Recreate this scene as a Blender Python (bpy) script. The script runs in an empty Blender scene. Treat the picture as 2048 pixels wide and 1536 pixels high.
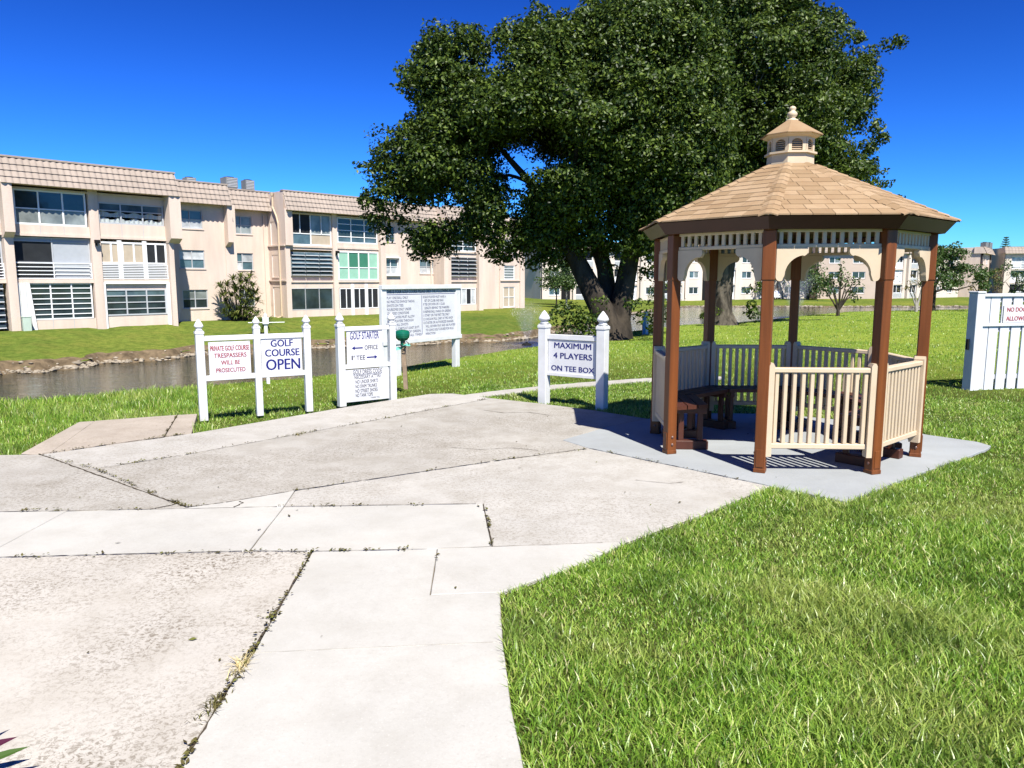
import bpy, bmesh, math, random
import numpy as np
from mathutils import Vector, Matrix
R = math.radians
random.seed(7); rng = np.random.default_rng(7)
scn = bpy.context.scene
COL = scn.collection

# ------------------------------------------------------------------ camera, sky, sun, exposure
cd = bpy.data.cameras.new('camera'); cam = bpy.data.objects.new('camera', cd); COL.objects.link(cam)
cam.location = (0, 0, 1.6); cam.rotation_euler = (R(90 - 7.857), 0, 0)
cd.sensor_fit = 'HORIZONTAL'; cd.sensor_width = 36; cd.lens = 36 * 1500 / 2048
cd.clip_start = .05; cd.clip_end = 3000
scn.camera = cam
SUN_EL, SUN_AZ = 53, 160            # azimuth clockwise from +Y
wd = bpy.data.worlds.new('World'); scn.world = wd; wd.use_nodes = True
wn = wd.node_tree; wn.nodes.clear()
sky = wn.nodes.new('ShaderNodeTexSky'); sky.sky_type = 'NISHITA'; sky.sun_disc = False
sky.sun_elevation = R(SUN_EL); sky.sun_rotation = R(SUN_AZ)
sky.air_density = 1.0; sky.dust_density = 0.0; sky.ozone_density = 2.0
gm = wn.nodes.new('ShaderNodeGamma'); gm.inputs[1].default_value = 2.0
tn = wn.nodes.new('ShaderNodeMix'); tn.data_type = 'RGBA'; tn.blend_type = 'MULTIPLY'; tn.inputs[0].default_value = 1; tn.inputs[7].default_value = (.029, .080, .165, 1)
bg = wn.nodes.new('ShaderNodeBackground'); bg.inputs[1].default_value = .08
wo = wn.nodes.new('ShaderNodeOutputWorld')
wn.links.new(sky.outputs[0], gm.inputs[0]); wn.links.new(gm.outputs[0], tn.inputs[6]); wn.links.new(tn.outputs[2], bg.inputs[0]); wn.links.new(bg.outputs[0], wo.inputs[0])
sl = bpy.data.lights.new('sun', 'SUN'); so = bpy.data.objects.new('sun', sl); COL.objects.link(so)
sl.energy = 4.8; sl.angle = R(.5); sl.color = (1, .965, .885)
sdir = Vector((math.sin(R(SUN_AZ)) * math.cos(R(SUN_EL)), math.cos(R(SUN_AZ)) * math.cos(R(SUN_EL)), math.sin(R(SUN_EL))))
so.rotation_euler = sdir.to_track_quat('Z', 'Y').to_euler(); so.location = (20, -40, 60)
vs = scn.view_settings; vs.view_transform = 'Standard'; vs.look = 'None'; vs.gamma = 1; vs.exposure = 1.08
try: vs.use_curve_mapping = False
except Exception: pass
scn.cycles.max_bounces = 6; scn.cycles.transparent_max_bounces = 12
scn.cycles.volume_step_rate = 2.0

# ------------------------------------------------------------------ materials
class N:
    def __init__(s, name):
        s.m = bpy.data.materials.new(name); s.m.use_nodes = True; s.t = s.m.node_tree
        s.t.nodes.clear(); s.out = s.n('ShaderNodeOutputMaterial')
    def n(s, typ, **kw):
        nd = s.t.nodes.new(typ)
        for k, v in kw.items(): setattr(nd, k, v)
        return nd
    def l(s, a, b): s.t.links.new(a, b)
    def pos(s):
        return s.n('ShaderNodeNewGeometry').outputs['Position']
    def noise(s, vec, scale, detail=4, rough=.55, dist=0):
        nd = s.n('ShaderNodeTexNoise'); nd.inputs['Scale'].default_value = scale; nd.inputs['Detail'].default_value = detail
        nd.inputs['Roughness'].default_value = rough; nd.inputs['Distortion'].default_value = dist
        s.l(vec, nd.inputs['Vector']); return nd.outputs[0]
    def ramp(s, fac, stops):
        nd = s.n('ShaderNodeValToRGB'); e = nd.color_ramp.elements
        while len(e) < len(stops): e.new(.5)
        for i, (p, c) in enumerate(stops):
            e[i].position = p; e[i].color = (*c, 1) if len(c) == 3 else c
        s.l(fac, nd.inputs[0]); return nd.outputs[0]
    def mix(s, fac, a, b, mode='MIX'):
        nd = s.n('ShaderNodeMix', data_type='RGBA', blend_type=mode)
        for v, i in ((fac, 0), (a, 6), (b, 7)):
            if hasattr(v, 'is_output'): s.l(v, nd.inputs[i])
            elif i == 0: nd.inputs[0].default_value = v
            else: nd.inputs[i].default_value = (*v, 1)
        return nd.outputs[2]
    def math(s, op, a, b=None):
        nd = s.n('ShaderNodeMath', operation=op)
        for v, i in ((a, 0), (b, 1)):
            if v is None: continue
            if hasattr(v, 'is_output'): s.l(v, nd.inputs[i])
            else: nd.inputs[i].default_value = v
        return nd.outputs[0]
    def pbsdf(s, col, rough=.6, spec=.5, bump=None, bstr=.3, bdist=.01, metal=0):
        p = s.n('ShaderNodeBsdfPrincipled')
        if hasattr(col, 'is_output'): s.l(col, p.inputs['Base Color'])
        else: p.inputs['Base Color'].default_value = (*col, 1)
        if hasattr(rough, 'is_output'): s.l(rough, p.inputs['Roughness'])
        else: p.inputs['Roughness'].default_value = rough
        p.inputs['Specular IOR Level'].default_value = spec; p.inputs['Metallic'].default_value = metal
        if bump is not None:
            b = s.n('ShaderNodeBump'); b.inputs['Strength'].default_value = bstr; b.inputs['Distance'].default_value = bdist
            s.l(bump, b.inputs['Height']); s.l(b.outputs[0], p.inputs['Normal'])
        return p
    def done(s, sh):
        s.l(sh.outputs[0] if hasattr(sh, 'outputs') else sh, s.out.inputs[0]); return s.m

def simple(name, col, rough=.55, spec=.4, var=.12, vscale=3., fine=60., bstr=.15, bdist=.004, objvar=0, streak=0):
    """painted / solid surface: base colour with gentle wear variation and fine relief"""
    k = N(name); p = k.pos(); pa = p
    if streak:      # grain or rain streaks that run down the piece
        mp = k.n('ShaderNodeMapping'); mp.inputs['Scale'].default_value = (1, 1, streak); k.l(p, mp.inputs[0]); pa = mp.outputs[0]
    a = k.noise(pa, vscale, 5, .6); b = k.noise(p, fine, 3, .6)
    c = k.mix(k.ramp(a, [(.3, (0, 0, 0)), (.72, (1, 1, 1))]), tuple(x * (1 - var) for x in col), tuple(min(1, x * (1 + var * .5)) for x in col))
    c = k.mix(k.math('MULTIPLY', b, var * .8), c, tuple(x * .55 for x in col))
    if objvar:
        oi = k.n('ShaderNodeObjectInfo')
        c = k.mix(k.math('MULTIPLY', oi.outputs['Random'], objvar), c, tuple(x * .45 for x in col))
    return k.done(k.pbsdf(c, rough, spec, b, bstr, bdist))

M = {}
M['white'] = simple('white_vinyl', (.60, .60, .59), .38, .4, .12, 5, 40, .05)
M['panel'] = simple('sign_panel_white', (.56, .56, .57), .45, .3, .07, 5, 50, .03)
M['fence_white'] = simple('fence_white_vinyl', (.58, .59, .60), .4, .3, .12, 3, 30, .05)
M['navy'] = simple('navy_letters', (.008, .01, .13), .5, .3, .1)
M['redl'] = simple('red_letters', (.32, .015, .03), .55, .3, .2, 20)
M['redf'] = simple('faded_red_letters', (.30, .03, .05), .6, .3, .4, 30)
M['dark_l'] = simple('dark_grey_letters', (.035, .035, .06), .6, .3, .3, 25)
M['board_l'] = simple('faded_blue_grey_letters', (.13, .14, .22), .6, .3, .3, 12)
M['head'] = simple('dark_green_letters', (.02, .05, .10), .6, .3, .2)
M['brown'] = simple('brown_paint', (.172, .052, .013), .42, .3, .38, 26, 60, .2, .004, 0, .05)
M['fascia'] = simple('dark_brown_fascia', (.052, .019, .011), .45, .35, .2, 4, 80, .12)
M['cream'] = simple('cream_paint', (.56, .44, .30), .5, .3, .1, 5, 90, .1)
M['bench'] = simple('bench_brown', (.07, .022, .012), .45, .35, .25, 8, 80, .15)
M['bolt'] = simple('bolt_steel', (.12, .06, .045), .4, .5, .2)
M['louvre'] = simple('louvre_cream', (.45, .33, .22), .6, .3, .2)
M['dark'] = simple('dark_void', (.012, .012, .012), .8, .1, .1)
M['stucco'] = simple('peach_stucco', (.61, .495, .41), .9, .1, .16, 1.3, 14, .35, .03, 0, .18)
M['stucco2'] = simple('pale_stucco', (.59, .515, .435), .9, .1, .15, .8, 8, .2, .03, 0, .2)
M['stucco_dim'] = simple('dimmed_beige_stucco', (.46, .37, .30), .9, .1, .08, .5, 8, .2, .03)  # for the less lit end wall: weaker light put into the beige
M['trimw'] = simple('white_window_trim', (.74, .74, .73), .5, .3, .06)
M['trimg'] = simple('grey_aluminium', (.42, .43, .44), .45, .4, .08)
M['screen'] = simple('dark_screen', (.022, .024, .026), .55, .2, .3, 2)
M['greysh'] = simple('grey_shade', (.36, .38, .40), .6, .2, .08)
M['blind'] = simple('tan_blind', (.42, .35, .26), .7, .2, .12)
M['curtain'] = simple('white_curtain', (.72, .72, .70), .8, .1, .1, 3)
M['greenp'] = simple('pale_green_pane', (.26, .46, .34), .25, .5, .1)
M['greend'] = simple('green_pane', (.045, .17, .10), .2, .5, .1)
M['whiteshut'] = simple('white_shutter', (.70, .70, .68), .5, .3, .06)
M['ac'] = simple('ac_unit_grey', (.16, .17, .17), .5, .4, .2, 5)
M['util'] = simple('pale_green_cabinet', (.40, .48, .40), .5, .3, .1)
M['bark'] = None
M['conc_edge'] = simple('old_concrete', (.40, .37, .33), .9, .1, .25, 3, 40, .3)
M['stake'] = simple('weathered_wood', (.30, .22, .15), .8, .15, .3, 14, 70, .3)
M['green'] = simple('green_plastic', (.004, .115, .06), .3, .5, .15, 8)
M['teal'] = simple('teal_cloth', (.13, .42, .33), .85, .1, .2, 20)
M['blue'] = simple('faded_blue', (.08, .22, .36), .5, .3, .15)
M['rock'] = simple('pale_rock', (.33, .28, .21), .9, .1, .45, 2.5, 20, .4, .03, )
M['mud'] = simple('muddy_bank', (.17, .125, .075), .95, .1, .75, 2.2, 9, .5, .05)
M['carw'] = simple('white_car_paint', (.75, .76, .78), .25, .5, .04)
M['tyre'] = simple('tyre_black', (.02, .02, .02), .8, .2)

def glass(name, col, rough=.06, tint=.0):
    k = N(name); p = k.pos()
    a = k.noise(p, .9, 3, .6)
    c = k.mix(k.ramp(a, [(.35, (0, 0, 0)), (.7, (1, 1, 1))]), tuple(x * .55 for x in col), tuple(x * 1.3 for x in col))
    b = k.noise(p, 2.2, 2)
    return k.done(k.pbsdf(c, rough, .6, b, .06, .02))
M['glass'] = glass('dark_glass', (.03, .045, .048))
M['glassb'] = glass('bluish_glass', (.075, .12, .14))
M['glassg'] = glass('grey_blind_glass', (.19, .21, .20), .12)
M['glassw'] = glass('pale_blind_glass', (.46, .47, .47), .15)
def seeglass():
    k = N('clear_window_glass')
    t = k.n('ShaderNodeBsdfTransparent'); t.inputs[0].default_value = (.93, .95, .95, 1)
    g = k.n('ShaderNodeBsdfGlossy'); g.inputs['Roughness'].default_value = .03
    mx = k.n('ShaderNodeMixShader'); mx.inputs[0].default_value = .10
    k.l(t.outputs[0], mx.inputs[1]); k.l(g.outputs[0], mx.inputs[2])
    return k.done(mx)
M['clear'] = seeglass()

def concrete(name, base, dirt, grit, light=1.):
    """weathered broom-finished concrete: patches, stains, exposed aggregate specks"""
    k = N(name); p = k.pos()
    big = k.noise(p, .8, 6, .65, .4); mid = k.noise(p, 3.4, 6, .65); fin = k.noise(p, 30, 6, .7); spk = k.noise(p, 95, 2, .5)
    c = k.mix(k.ramp(big, [(.36, (0, 0, 0)), (.66, (1, 1, 1))]), base, tuple(x * .86 for x in base))
    c = k.mix(k.math('MULTIPLY', k.ramp(mid, [(.42, (0, 0, 0)), (.75, (1, 1, 1))]), .55 * dirt + .08), c, (base[0] * .62, base[1] * .59, base[2] * .54))
    mask = k.math('MULTIPLY', k.ramp(k.noise(p, .55, 3, .6, .5), [(.38, (.12, .12, .12)), (.56, (1, 1, 1))]), grit)
    pit = k.ramp(k.noise(p, 42, 4, .75, .8), [(.49, (0, 0, 0)), (.60, (1, 1, 1))])
    c = k.mix(k.math('MULTIPLY', pit, mask), c, (.13, .105, .075))
    c = k.mix(k.math('MULTIPLY', k.ramp(spk, [(.62, (0, 0, 0)), (.72, (1, 1, 1))]), k.math('ADD', k.math('MULTIPLY', mask, .8), .10)), c, (.16, .14, .115))
    c = k.mix(k.math('MULTIPLY', k.ramp(spk, [(.26, (1, 1, 1)), (.36, (0, 0, 0))]), .35), c, tuple(min(.8, x * 1.25) for x in base))
    h = k.math('ADD', k.math('MULTIPLY', fin, -1), k.math('MULTIPLY', spk, .5))
    h = k.math('MULTIPLY', h, k.math('ADD', mask, .25))
    return k.done(k.pbsdf(c, .92, .12, h, .55, .006))
M['conc_clean'] = concrete('pale_concrete', (.425, .410, .375), .45, .07)
M['conc_mid'] = concrete('weathered_concrete', (.405, .385, .35), .9, .42)
M['conc_dirty'] = concrete('stained_rough_concrete', (.36, .34, .305), 1.15, .6)
M['conc_rough'] = concrete('exposed_aggregate_concrete', (.435, .405, .36), .75, .95)
M['conc_brown'] = concrete('brown_stained_concrete', (.37, .32, .265), .9, .35)
M['pad'] = concrete('grey_painted_concrete', (.30, .315, .32), .3, .06)

def lawn(name, cols, scale_big, rough=1., bump=1., thatch_shade=False):
    k = N(name); p = k.pos()
    a = k.noise(p, scale_big, 5, .6, .3); b = k.noise(p, scale_big * 9, 4, .6); c2 = k.noise(p, 14, 4, .7); c3 = k.noise(p, 60, 3, .7)
    c = k.ramp(a, [(.30, cols[0]), (.48, cols[1]), (.68, cols[2])])
    c = k.mix(k.math('MULTIPLY', k.ramp(b, [(.42, (0, 0, 0)), (.72, (1, 1, 1))]), .55), c, cols[3])
    c = k.mix(k.math('MULTIPLY', k.ramp(c2, [(.40, (1, 1, 1)), (.58, (0, 0, 0))]), .45), c, tuple(x * .38 for x in cols[1]))
    c = k.mix(k.math('MULTIPLY', k.ramp(c3, [(.40, (1, 1, 1)), (.55, (0, 0, 0))]), .35), c, tuple(x * .4 for x in cols[1]))
    h = k.math('ADD', c3, k.math('MULTIPLY', c2, 1.5))
    st = k.noise(p, scale_big * 26, 5, .7); c = k.mix(k.math('MULTIPLY', k.ramp(st, [(.40, (1, 1, 1)), (.56, (0, 0, 0))]), .5), c, tuple(x * .5 for x in cols[0]))
    if thatch_shade:   # dark thatch with the shade between blades painted in, round patio and gazebo
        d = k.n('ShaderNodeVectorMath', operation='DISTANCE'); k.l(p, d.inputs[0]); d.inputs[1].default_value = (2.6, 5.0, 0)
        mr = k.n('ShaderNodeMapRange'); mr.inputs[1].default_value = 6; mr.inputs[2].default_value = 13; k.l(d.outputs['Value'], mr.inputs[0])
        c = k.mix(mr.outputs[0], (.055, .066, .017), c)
    return k.done(k.pbsdf(c, rough, .0, h, .7 * bump, .04))
M['lawn'] = lawn('mown_lawn', ((.17, .26, .03), (.25, .345, .045), (.32, .385, .065), (.36, .37, .10)), .35, thatch_shade=True)
M['lawn_far'] = lawn('far_lawn', ((.075, .13, .025), (.145, .195, .035), (.25, .265, .05), (.22, .20, .05)), .10, 1., .8)
M['soil'] = simple('dark_soil', (.16, .125, .085), 1, .05, .4, 6, 50, .5)

def blades():
    k = N('grass_blades'); p = k.pos()
    ri = k.n('ShaderNodeNewGeometry').outputs['Random Per Island']
    c = k.ramp(ri, [(0, (.11, .225, .022)), (.40, (.22, .385, .04)), (.76, (.38, .54, .085)), (.93, (.52, .56, .16)), (1, (.66, .58, .33))])
    pat = k.ramp(k.noise(p, .9, 4, .6, .4), [(.50, (0, 0, 0)), (.62, (1, 1, 1))])
    c = k.mix(k.math('MULTIPLY', pat, .42), c, (.44, .45, .14))
    pat2 = k.ramp(k.noise(p, 1.7, 3, .6), [(.35, (1, 1, 1)), (.5, (0, 0, 0))])
    c = k.mix(k.math('MULTIPLY', pat2, .55), c, (.07, .165, .014))
    d = k.pbsdf(c, .36, .5)
    tr = k.n('ShaderNodeBsdfTranslucent'); k.l(c, tr.inputs[0])
    mx = k.n('ShaderNodeMixShader'); mx.inputs[0].default_value = .45
    k.l(d.outputs[0], mx.inputs[1]); k.l(tr.outputs[0], mx.inputs[2])
    return k.done(mx)
M['blades'] = blades()

def leafmat(name, c0, c1, c2, rough=.38, spec=.5, trans=.25):
    k = N(name)
    ri = k.n('ShaderNodeNewGeometry').outputs['Random Per Island']
    c = k.ramp(ri, [(0, c0), (.55, c1), (1, c2)])
    d = k.pbsdf(c, rough, spec)
    tr = k.n('ShaderNodeBsdfTranslucent'); k.l(c, tr.inputs[0])
    mx = k.n('ShaderNodeMixShader'); mx.inputs[0].default_value = trans
    k.l(d.outputs[0], mx.inputs[1]); k.l(tr.outputs[0], mx.inputs[2])
    return k.done(mx)
M['leaf'] = leafmat('dark_tree_leaves', (.016, .030, .005), (.042, .074, .010), (.12, .165, .022), .45, .27, .25)
M['leaf_l'] = leafmat('bright_leaves', (.06, .12, .012), (.12, .19, .022), (.22, .26, .05), .45, .4, .3)
M['leaf_m'] = leafmat('mid_green_leaves', (.03, .065, .014), (.055, .10, .02), (.10, .14, .04), .45, .4, .25)
M['leaf_dr'] = leafmat('dragon_tree_leaves', (.055, .08, .016), (.10, .14, .025), (.22, .23, .06), .45, .4, .3)
M['leaf_y'] = leafmat('dry_yellow_leaves', (.10, .10, .03), (.17, .15, .05), (.28, .22, .09), .6, .2, .25)
M['leaf_d'] = leafmat('weed_leaves', (.05, .04, .018), (.10, .085, .03), (.12, .13, .03), .7, .1, .1)
M['straw'] = leafmat('straw_blades', (.40, .32, .15), (.50, .42, .22), (.60, .52, .32), .7, .1, .2)
M['purple'] = leafmat('purple_leaf', (.04, .009, .02), (.06, .012, .03), (.08, .02, .04), .6, .08, .1)
M['gleaf'] = leafmat('green_leaf', (.03, .06, .012), (.045, .085, .016), (.06, .11, .022), .5, .2, .15)

def bark(name, a, b, sc=2.2):
    k = N(name); p = k.pos()
    mp = k.n('ShaderNodeMapping'); mp.inputs['Scale'].default_value = (1, 1, .35); k.l(p, mp.inputs[0])
    n1 = k.noise(mp.outputs[0], sc, 6, .65, .6); n2 = k.noise(mp.outputs[0], 18, 5, .7)
    c = k.mix(k.ramp(n1, [(.38, (0, 0, 0)), (.62, (1, 1, 1))]), a, b)
    c = k.mix(k.math('MULTIPLY', n2, .5), c, tuple(x * .3 for x in a))
    return k.done(k.pbsdf(c, .9, .1, n2, .7, .05))
M['bark'] = bark('dark_bark', (.025, .021, .017), (.075, .06, .045))
M['bark_l'] = bark('mottled_bark', (.030, .026, .020), (.20, .17, .13), 1.9)
M['bark_w'] = bark('pale_bark', (.26, .23, .20), (.42, .38, .33), 5)

def water():
    k = N('pond_water'); p = k.pos()
    mp = k.n('ShaderNodeMapping'); mp.inputs['Scale'].default_value = (.7, 1.6, 1); k.l(p, mp.inputs[0])
    a = k.noise(mp.outputs[0], 2.6, 4, .6, .6); b = k.noise(mp.outputs[0], .5, 2, .5)
    h = k.math('ADD', a, b)
    c = k.mix(k.ramp(k.noise(p, .08, 3), [(.4, (0, 0, 0)), (.6, (1, 1, 1))]), (.018, .019, .010), (.032, .028, .015))
    s = k.pbsdf(c, .05, .5, h, .30, .10); s.inputs['IOR'].default_value = 1.33
    return k.done(s)
M['water'] = water()

def shingle(name):
    k = N(name); p = k.pos()
    oi = k.n('ShaderNodeObjectInfo').outputs['Random']
    c = k.ramp(oi, [(0, (.24, .162, .090)), (.5, (.30, .207, .120)), (1, (.365, .262, .162))])
    st = k.noise(p, 6, 5, .65); g = k.noise(p, 160, 2, .6)
    c = k.mix(k.math('MULTIPLY', k.ramp(st, [(.45, (0, 0, 0)), (.75, (1, 1, 1))]), .45), c, (.21, .115, .055))
    c = k.mix(k.math('MULTIPLY', g, .35), c, (.20, .13, .08))
    return k.done(k.pbsdf(c, .95, .1, g, .4, .004))
M['shingle'] = shingle('tan_asphalt_shingle')
M['tile'] = simple('taupe_roof_tile', (.315, .26, .215), .85, .15, .14, .8, 10, .25, .02)

# ------------------------------------------------------------------ mesh helpers
class MB:
    def __init__(s): s.v = []; s.f = []
    def add(s, vs, fs):
        o = len(s.v); s.v += [tuple(v) for v in vs]; s.f += [tuple(i + o for i in f) for f in fs]; return s
    def box(s, x0, x1, y0, y1, z0, z1, mat=None):
        vs = [(x0, y0, z0), (x1, y0, z0), (x1, y1, z0), (x0, y1, z0), (x0, y0, z1), (x1, y0, z1), (x1, y1, z1), (x0, y1, z1)]
        if mat is not None: vs = [mat @ Vector(v) for v in vs]
        return s.add(vs, [(3, 2, 1, 0), (4, 5, 6, 7), (0, 1, 5, 4), (1, 2, 6, 5), (2, 3, 7, 6), (3, 0, 4, 7)])
    def bbox(s, x0, x1, y0, y1, z0, z1, c=.006, mat=None):
        """box with chamfered edges"""
        bm = bmesh.new(); bmesh.ops.create_cube(bm, size=1)
        for v in bm.verts: v.co = Vector(((x0 + x1) / 2 + v.co.x * (x1 - x0), (y0 + y1) / 2 + v.co.y * (y1 - y0), (z0 + z1) / 2 + v.co.z * (z1 - z0)))
        bmesh.ops.bevel(bm, geom=bm.edges[:], offset=c, segments=1, affect='EDGES')
        bm.verts.index_update()
        vs = [v.co.copy() for v in bm.verts]; fs = [[v.index for v in f.verts] for f in bm.faces]; bm.free()
        if mat is not None: vs = [mat @ v for v in vs]
        return s.add(vs, fs)
    def ring(s, rings, cap0=True, cap1=True):
        n = len(rings[0]); vs = [p for r in rings for p in r]; fs = []
        for i in range(len(rings) - 1):
            for j in range(n):
                a = i * n + j; b = i * n + (j + 1) % n
                fs.append((a, b, b + n, a + n))
        if cap0: fs.append(tuple(reversed(range(n))))
        if cap1: fs.append(tuple(range((len(rings) - 1) * n, len(rings) * n)))
        return s.add(vs, fs)
    def lathe(s, prof, n=12, c=(0, 0), rot=0):
        return s.ring([[(c[0] + r * math.cos(rot + 2 * math.pi * j / n), c[1] + r * math.sin(rot + 2 * math.pi * j / n), z) for j in range(n)] for r, z in prof])
    def tube(s, pts, rad, n=7):
        pts = [Vector(p) for p in pts]; rings = []; a = None
        for i, p in enumerate(pts):
            t = (pts[min(i + 1, len(pts) - 1)] - pts[max(i - 1, 0)]).normalized()
            if a is None: a = t.cross(Vector((0, 0, 1)) if abs(t.z) < .9 else Vector((1, 0, 0)))
            a = a - t * a.dot(t)
            if a.length < 1e-4: a = t.cross(Vector((0, 1, 0)))
            a.normalize(); b = t.cross(a)
            r = rad[i] if hasattr(rad, '__len__') else rad
            rings.append([p + (a * math.cos(2 * math.pi * j / n) + b * math.sin(2 * math.pi * j / n)) * r for j in range(n)])
        return s.ring(rings)
    def prism(s, poly, y0, y1, mat=None):
        """poly in (x,z), extruded along y"""
        n = len(poly)
        vs = [(x, y0, z) for x, z in poly] + [(x, y1, z) for x, z in poly]
        if mat is not None: vs = [mat @ Vector(v) for v in vs]
        fs = [tuple(range(n)), tuple(reversed(range(n, 2 * n)))] + [(i, i + n, (i + 1) % n + n, (i + 1) % n) for i in range(n)]
        return s.add(vs, fs)
    def mesh(s, name):
        me = bpy.data.meshes.new(name); me.from_pydata(s.v, [], s.f)
        bm = bmesh.new(); bm.from_mesh(me); bmesh.ops.recalc_face_normals(bm, faces=bm.faces[:]); bm.to_mesh(me); bm.free()
        return me
    def build(s, name, mat, parent=None, loc=None, smooth=False):
        me = s.mesh(name)
        if mat is not None: me.materials.append(M[mat] if isinstance(mat, str) else mat)
        if smooth: me.shade_smooth()
        o = bpy.data.objects.new(name, me); COL.objects.link(o)
        if parent is not None: o.parent = parent
        if loc is not None: o.location = loc
        return o

def tag(o, label=None, cat=None, group=None, kind=None):
    if label: o['label'] = label
    if cat: o['category'] = cat
    if group: o['group'] = group
    if kind: o['kind'] = kind
    return o
def empty(name, loc, rz=0, label=None, cat=None, group=None):
    o = bpy.data.objects.new(name, None); COL.objects.link(o); o.location = loc; o.rotation_euler = (0, 0, R(rz)); o.empty_display_size = .2
    return tag(o, label, cat, group)
def inst(name, me, parent, loc, scale=(1, 1, 1), rot=(0, 0, 0)):
    o = bpy.data.objects.new(name, me); COL.objects.link(o); o.parent = parent
    o.location = loc; o.scale = scale; o.rotation_euler = rot; return o
def npmesh(name, verts, tris, mat, parent=None, smooth=False):
    """fast mesh from numpy triangles"""
    me = bpy.data.meshes.new(name); nv, nf = len(verts), len(tris)
    me.vertices.add(nv); me.vertices.foreach_set('co', np.ascontiguousarray(verts, np.float32).ravel())
    me.loops.add(nf * 3); me.loops.foreach_set('vertex_index', np.ascontiguousarray(tris, np.int32).ravel())
    me.polygons.add(nf); me.polygons.foreach_set('loop_start', np.arange(0, nf * 3, 3, dtype=np.int32))
    me.update(calc_edges=True)
    me.materials.append(M[mat] if isinstance(mat, str) else mat)
    if smooth: me.shade_smooth()
    o = bpy.data.objects.new(name, me); COL.objects.link(o)
    if parent is not None: o.parent = parent
    return o
UNIT = {}
def unit_box(mat):
    if mat not in UNIT:
        UNIT[mat] = MB().box(-.5, .5, -.5, .5, -.5, .5).mesh('pane'); UNIT[mat].materials.append(M[mat])
    return UNIT[mat]
def inpoly(x, y, poly):
    x = np.asarray(x); y = np.asarray(y); r = np.zeros(x.shape, bool); n = len(poly)
    for i in range(n):
        x0, y0 = poly[i]; x1, y1 = poly[(i + 1) % n]
        if y0 == y1: continue
        c = ((y0 > y) != (y1 > y)) & (x < (x1 - x0) * (y - y0) / (y1 - y0) + x0)
        r ^= c
    return r
def edgedist(x, y, poly):
    d = np.full(np.shape(x), 1e9); n = len(poly)
    for i in range(n):
        a = np.array(poly[i]); b = np.array(poly[(i + 1) % n]); ab = b - a
        t = np.clip(((x - a[0]) * ab[0] + (y - a[1]) * ab[1]) / max(1e-9, ab @ ab), 0, 1)
        d = np.minimum(d, np.hypot(x - a[0] - t * ab[0], y - a[1] - t * ab[1]))
    return d
def offset_poly(poly, d):
    """inset a simple polygon by d (orientation made counter-clockwise)"""
    P = [Vector(p) for p in poly]
    if sum(P[i].x * P[(i + 1) % len(P)].y - P[(i + 1) % len(P)].x * P[i].y for i in range(len(P))) < 0: P.reverse()
    out = []; n = len(P)
    for i in range(n):
        a, b, c = P[i - 1], P[i], P[(i + 1) % n]
        u = (b - a).normalized(); w = (c - b).normalized()
        n1 = Vector((-u.y, u.x)); n2 = Vector((-w.y, w.x)); m = n1 + n2
        if m.length < 1e-4: m = n1
        m.normalize(); k = max(.45, m.dot(n1))
        out.append(b + m * (d / k))
    return out

from mathutils.geometry import tessellate_polygon

# ------------------------------------------------------------------ ground, water, paving
WZ = -2.5
LIP = np.array([(-180, 150), (-120, 120), (-95, 40), (-75, 15), (-39.6, 13.9), (-34.7, 13.8), (-23.1, 14.3), (-15.2, 15.1), (-8.5, 16.4), (-4, 18.3), (2.1, 21.6), (6.7, 26.2), (10.4, 29.5), (13, 33), (16.9, 35.5), (20, 40.5), (24.2, 50), (31.6, 58), (38, 60), (60, 75), (95, 130), (180, 150)], float)
SHORE = np.array([(-100, 60), (-60, 38), (-39.5, 38.3), (-34.5, 38.9), (-23.3, 43.7), (-14.4, 47), (-4, 49.3), (1, 52.1), (5.6, 66), (8.9, 92), (11.5, 113), (13.3, 121), (24.2, 128), (31.6, 138), (38, 142), (60, 160), (100, 200)], float)
def lip_r(az): return np.interp(np.degrees(az), LIP[:, 0], LIP[:, 1])
def smooth(t): t = np.clip(t, 0, 1); return t * t * (3 - 2 * t)
def wob(x, y): return .5 * np.sin(x * .7 + 1.3) * np.sin(y * .53 + .4) + .3 * np.sin(x * 1.9 + y * 1.3)
def zt(x, y):
    """height of the near lawn"""
    r = np.hypot(x, y); L = lip_r(np.arctan2(x, y))
    z = -.022 - .25 * smooth((r / L - .45) / .55) + .018 * wob(x, y) * smooth((r - 10) / 8)
    return z - np.clip(r - L, 0, 9) * .42
def polar(name, azs, radii_fn, z_fn, mat, label):
    V = []; nr = 0
    for a in azs:
        rr = radii_fn(a); nr = len(rr)
        for r in rr:
            x, y = r * math.sin(a), r * math.cos(a); V.append((x, y, z_fn(x, y, r, a)))
    T = []
    for i in range(len(azs) - 1):
        for j in range(nr - 1):
            p = i * nr + j; T += [(p, p + nr, p + 1), (p + nr, p + nr + 1, p + 1)]
    o = npmesh(name, np.array(V), np.array(T), mat, smooth=True)
    return tag(o, label, None, None, 'structure')
azn = [R(a) for a in np.concatenate([np.arange(-180, -60, 6), np.arange(-60, 60, .8), np.arange(60, 181, 6)])]
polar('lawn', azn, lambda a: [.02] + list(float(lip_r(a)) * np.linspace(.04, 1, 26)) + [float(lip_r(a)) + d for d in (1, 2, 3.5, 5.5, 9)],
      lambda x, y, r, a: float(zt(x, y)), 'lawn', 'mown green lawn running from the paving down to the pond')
azf = [R(a) for a in np.arange(-100, 100.1, .5)]
sh = lambda a: float(np.interp(math.degrees(a), SHORE[:, 0], SHORE[:, 1])) + .5 * math.sin(a * 60) + .35 * math.sin(a * 137 + 1)
FAR0 = lambda a: float(np.interp(math.degrees(a), [-30, 0, 9, 100], [-1.12, -1.2, -1.7, -1.7]))
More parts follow.
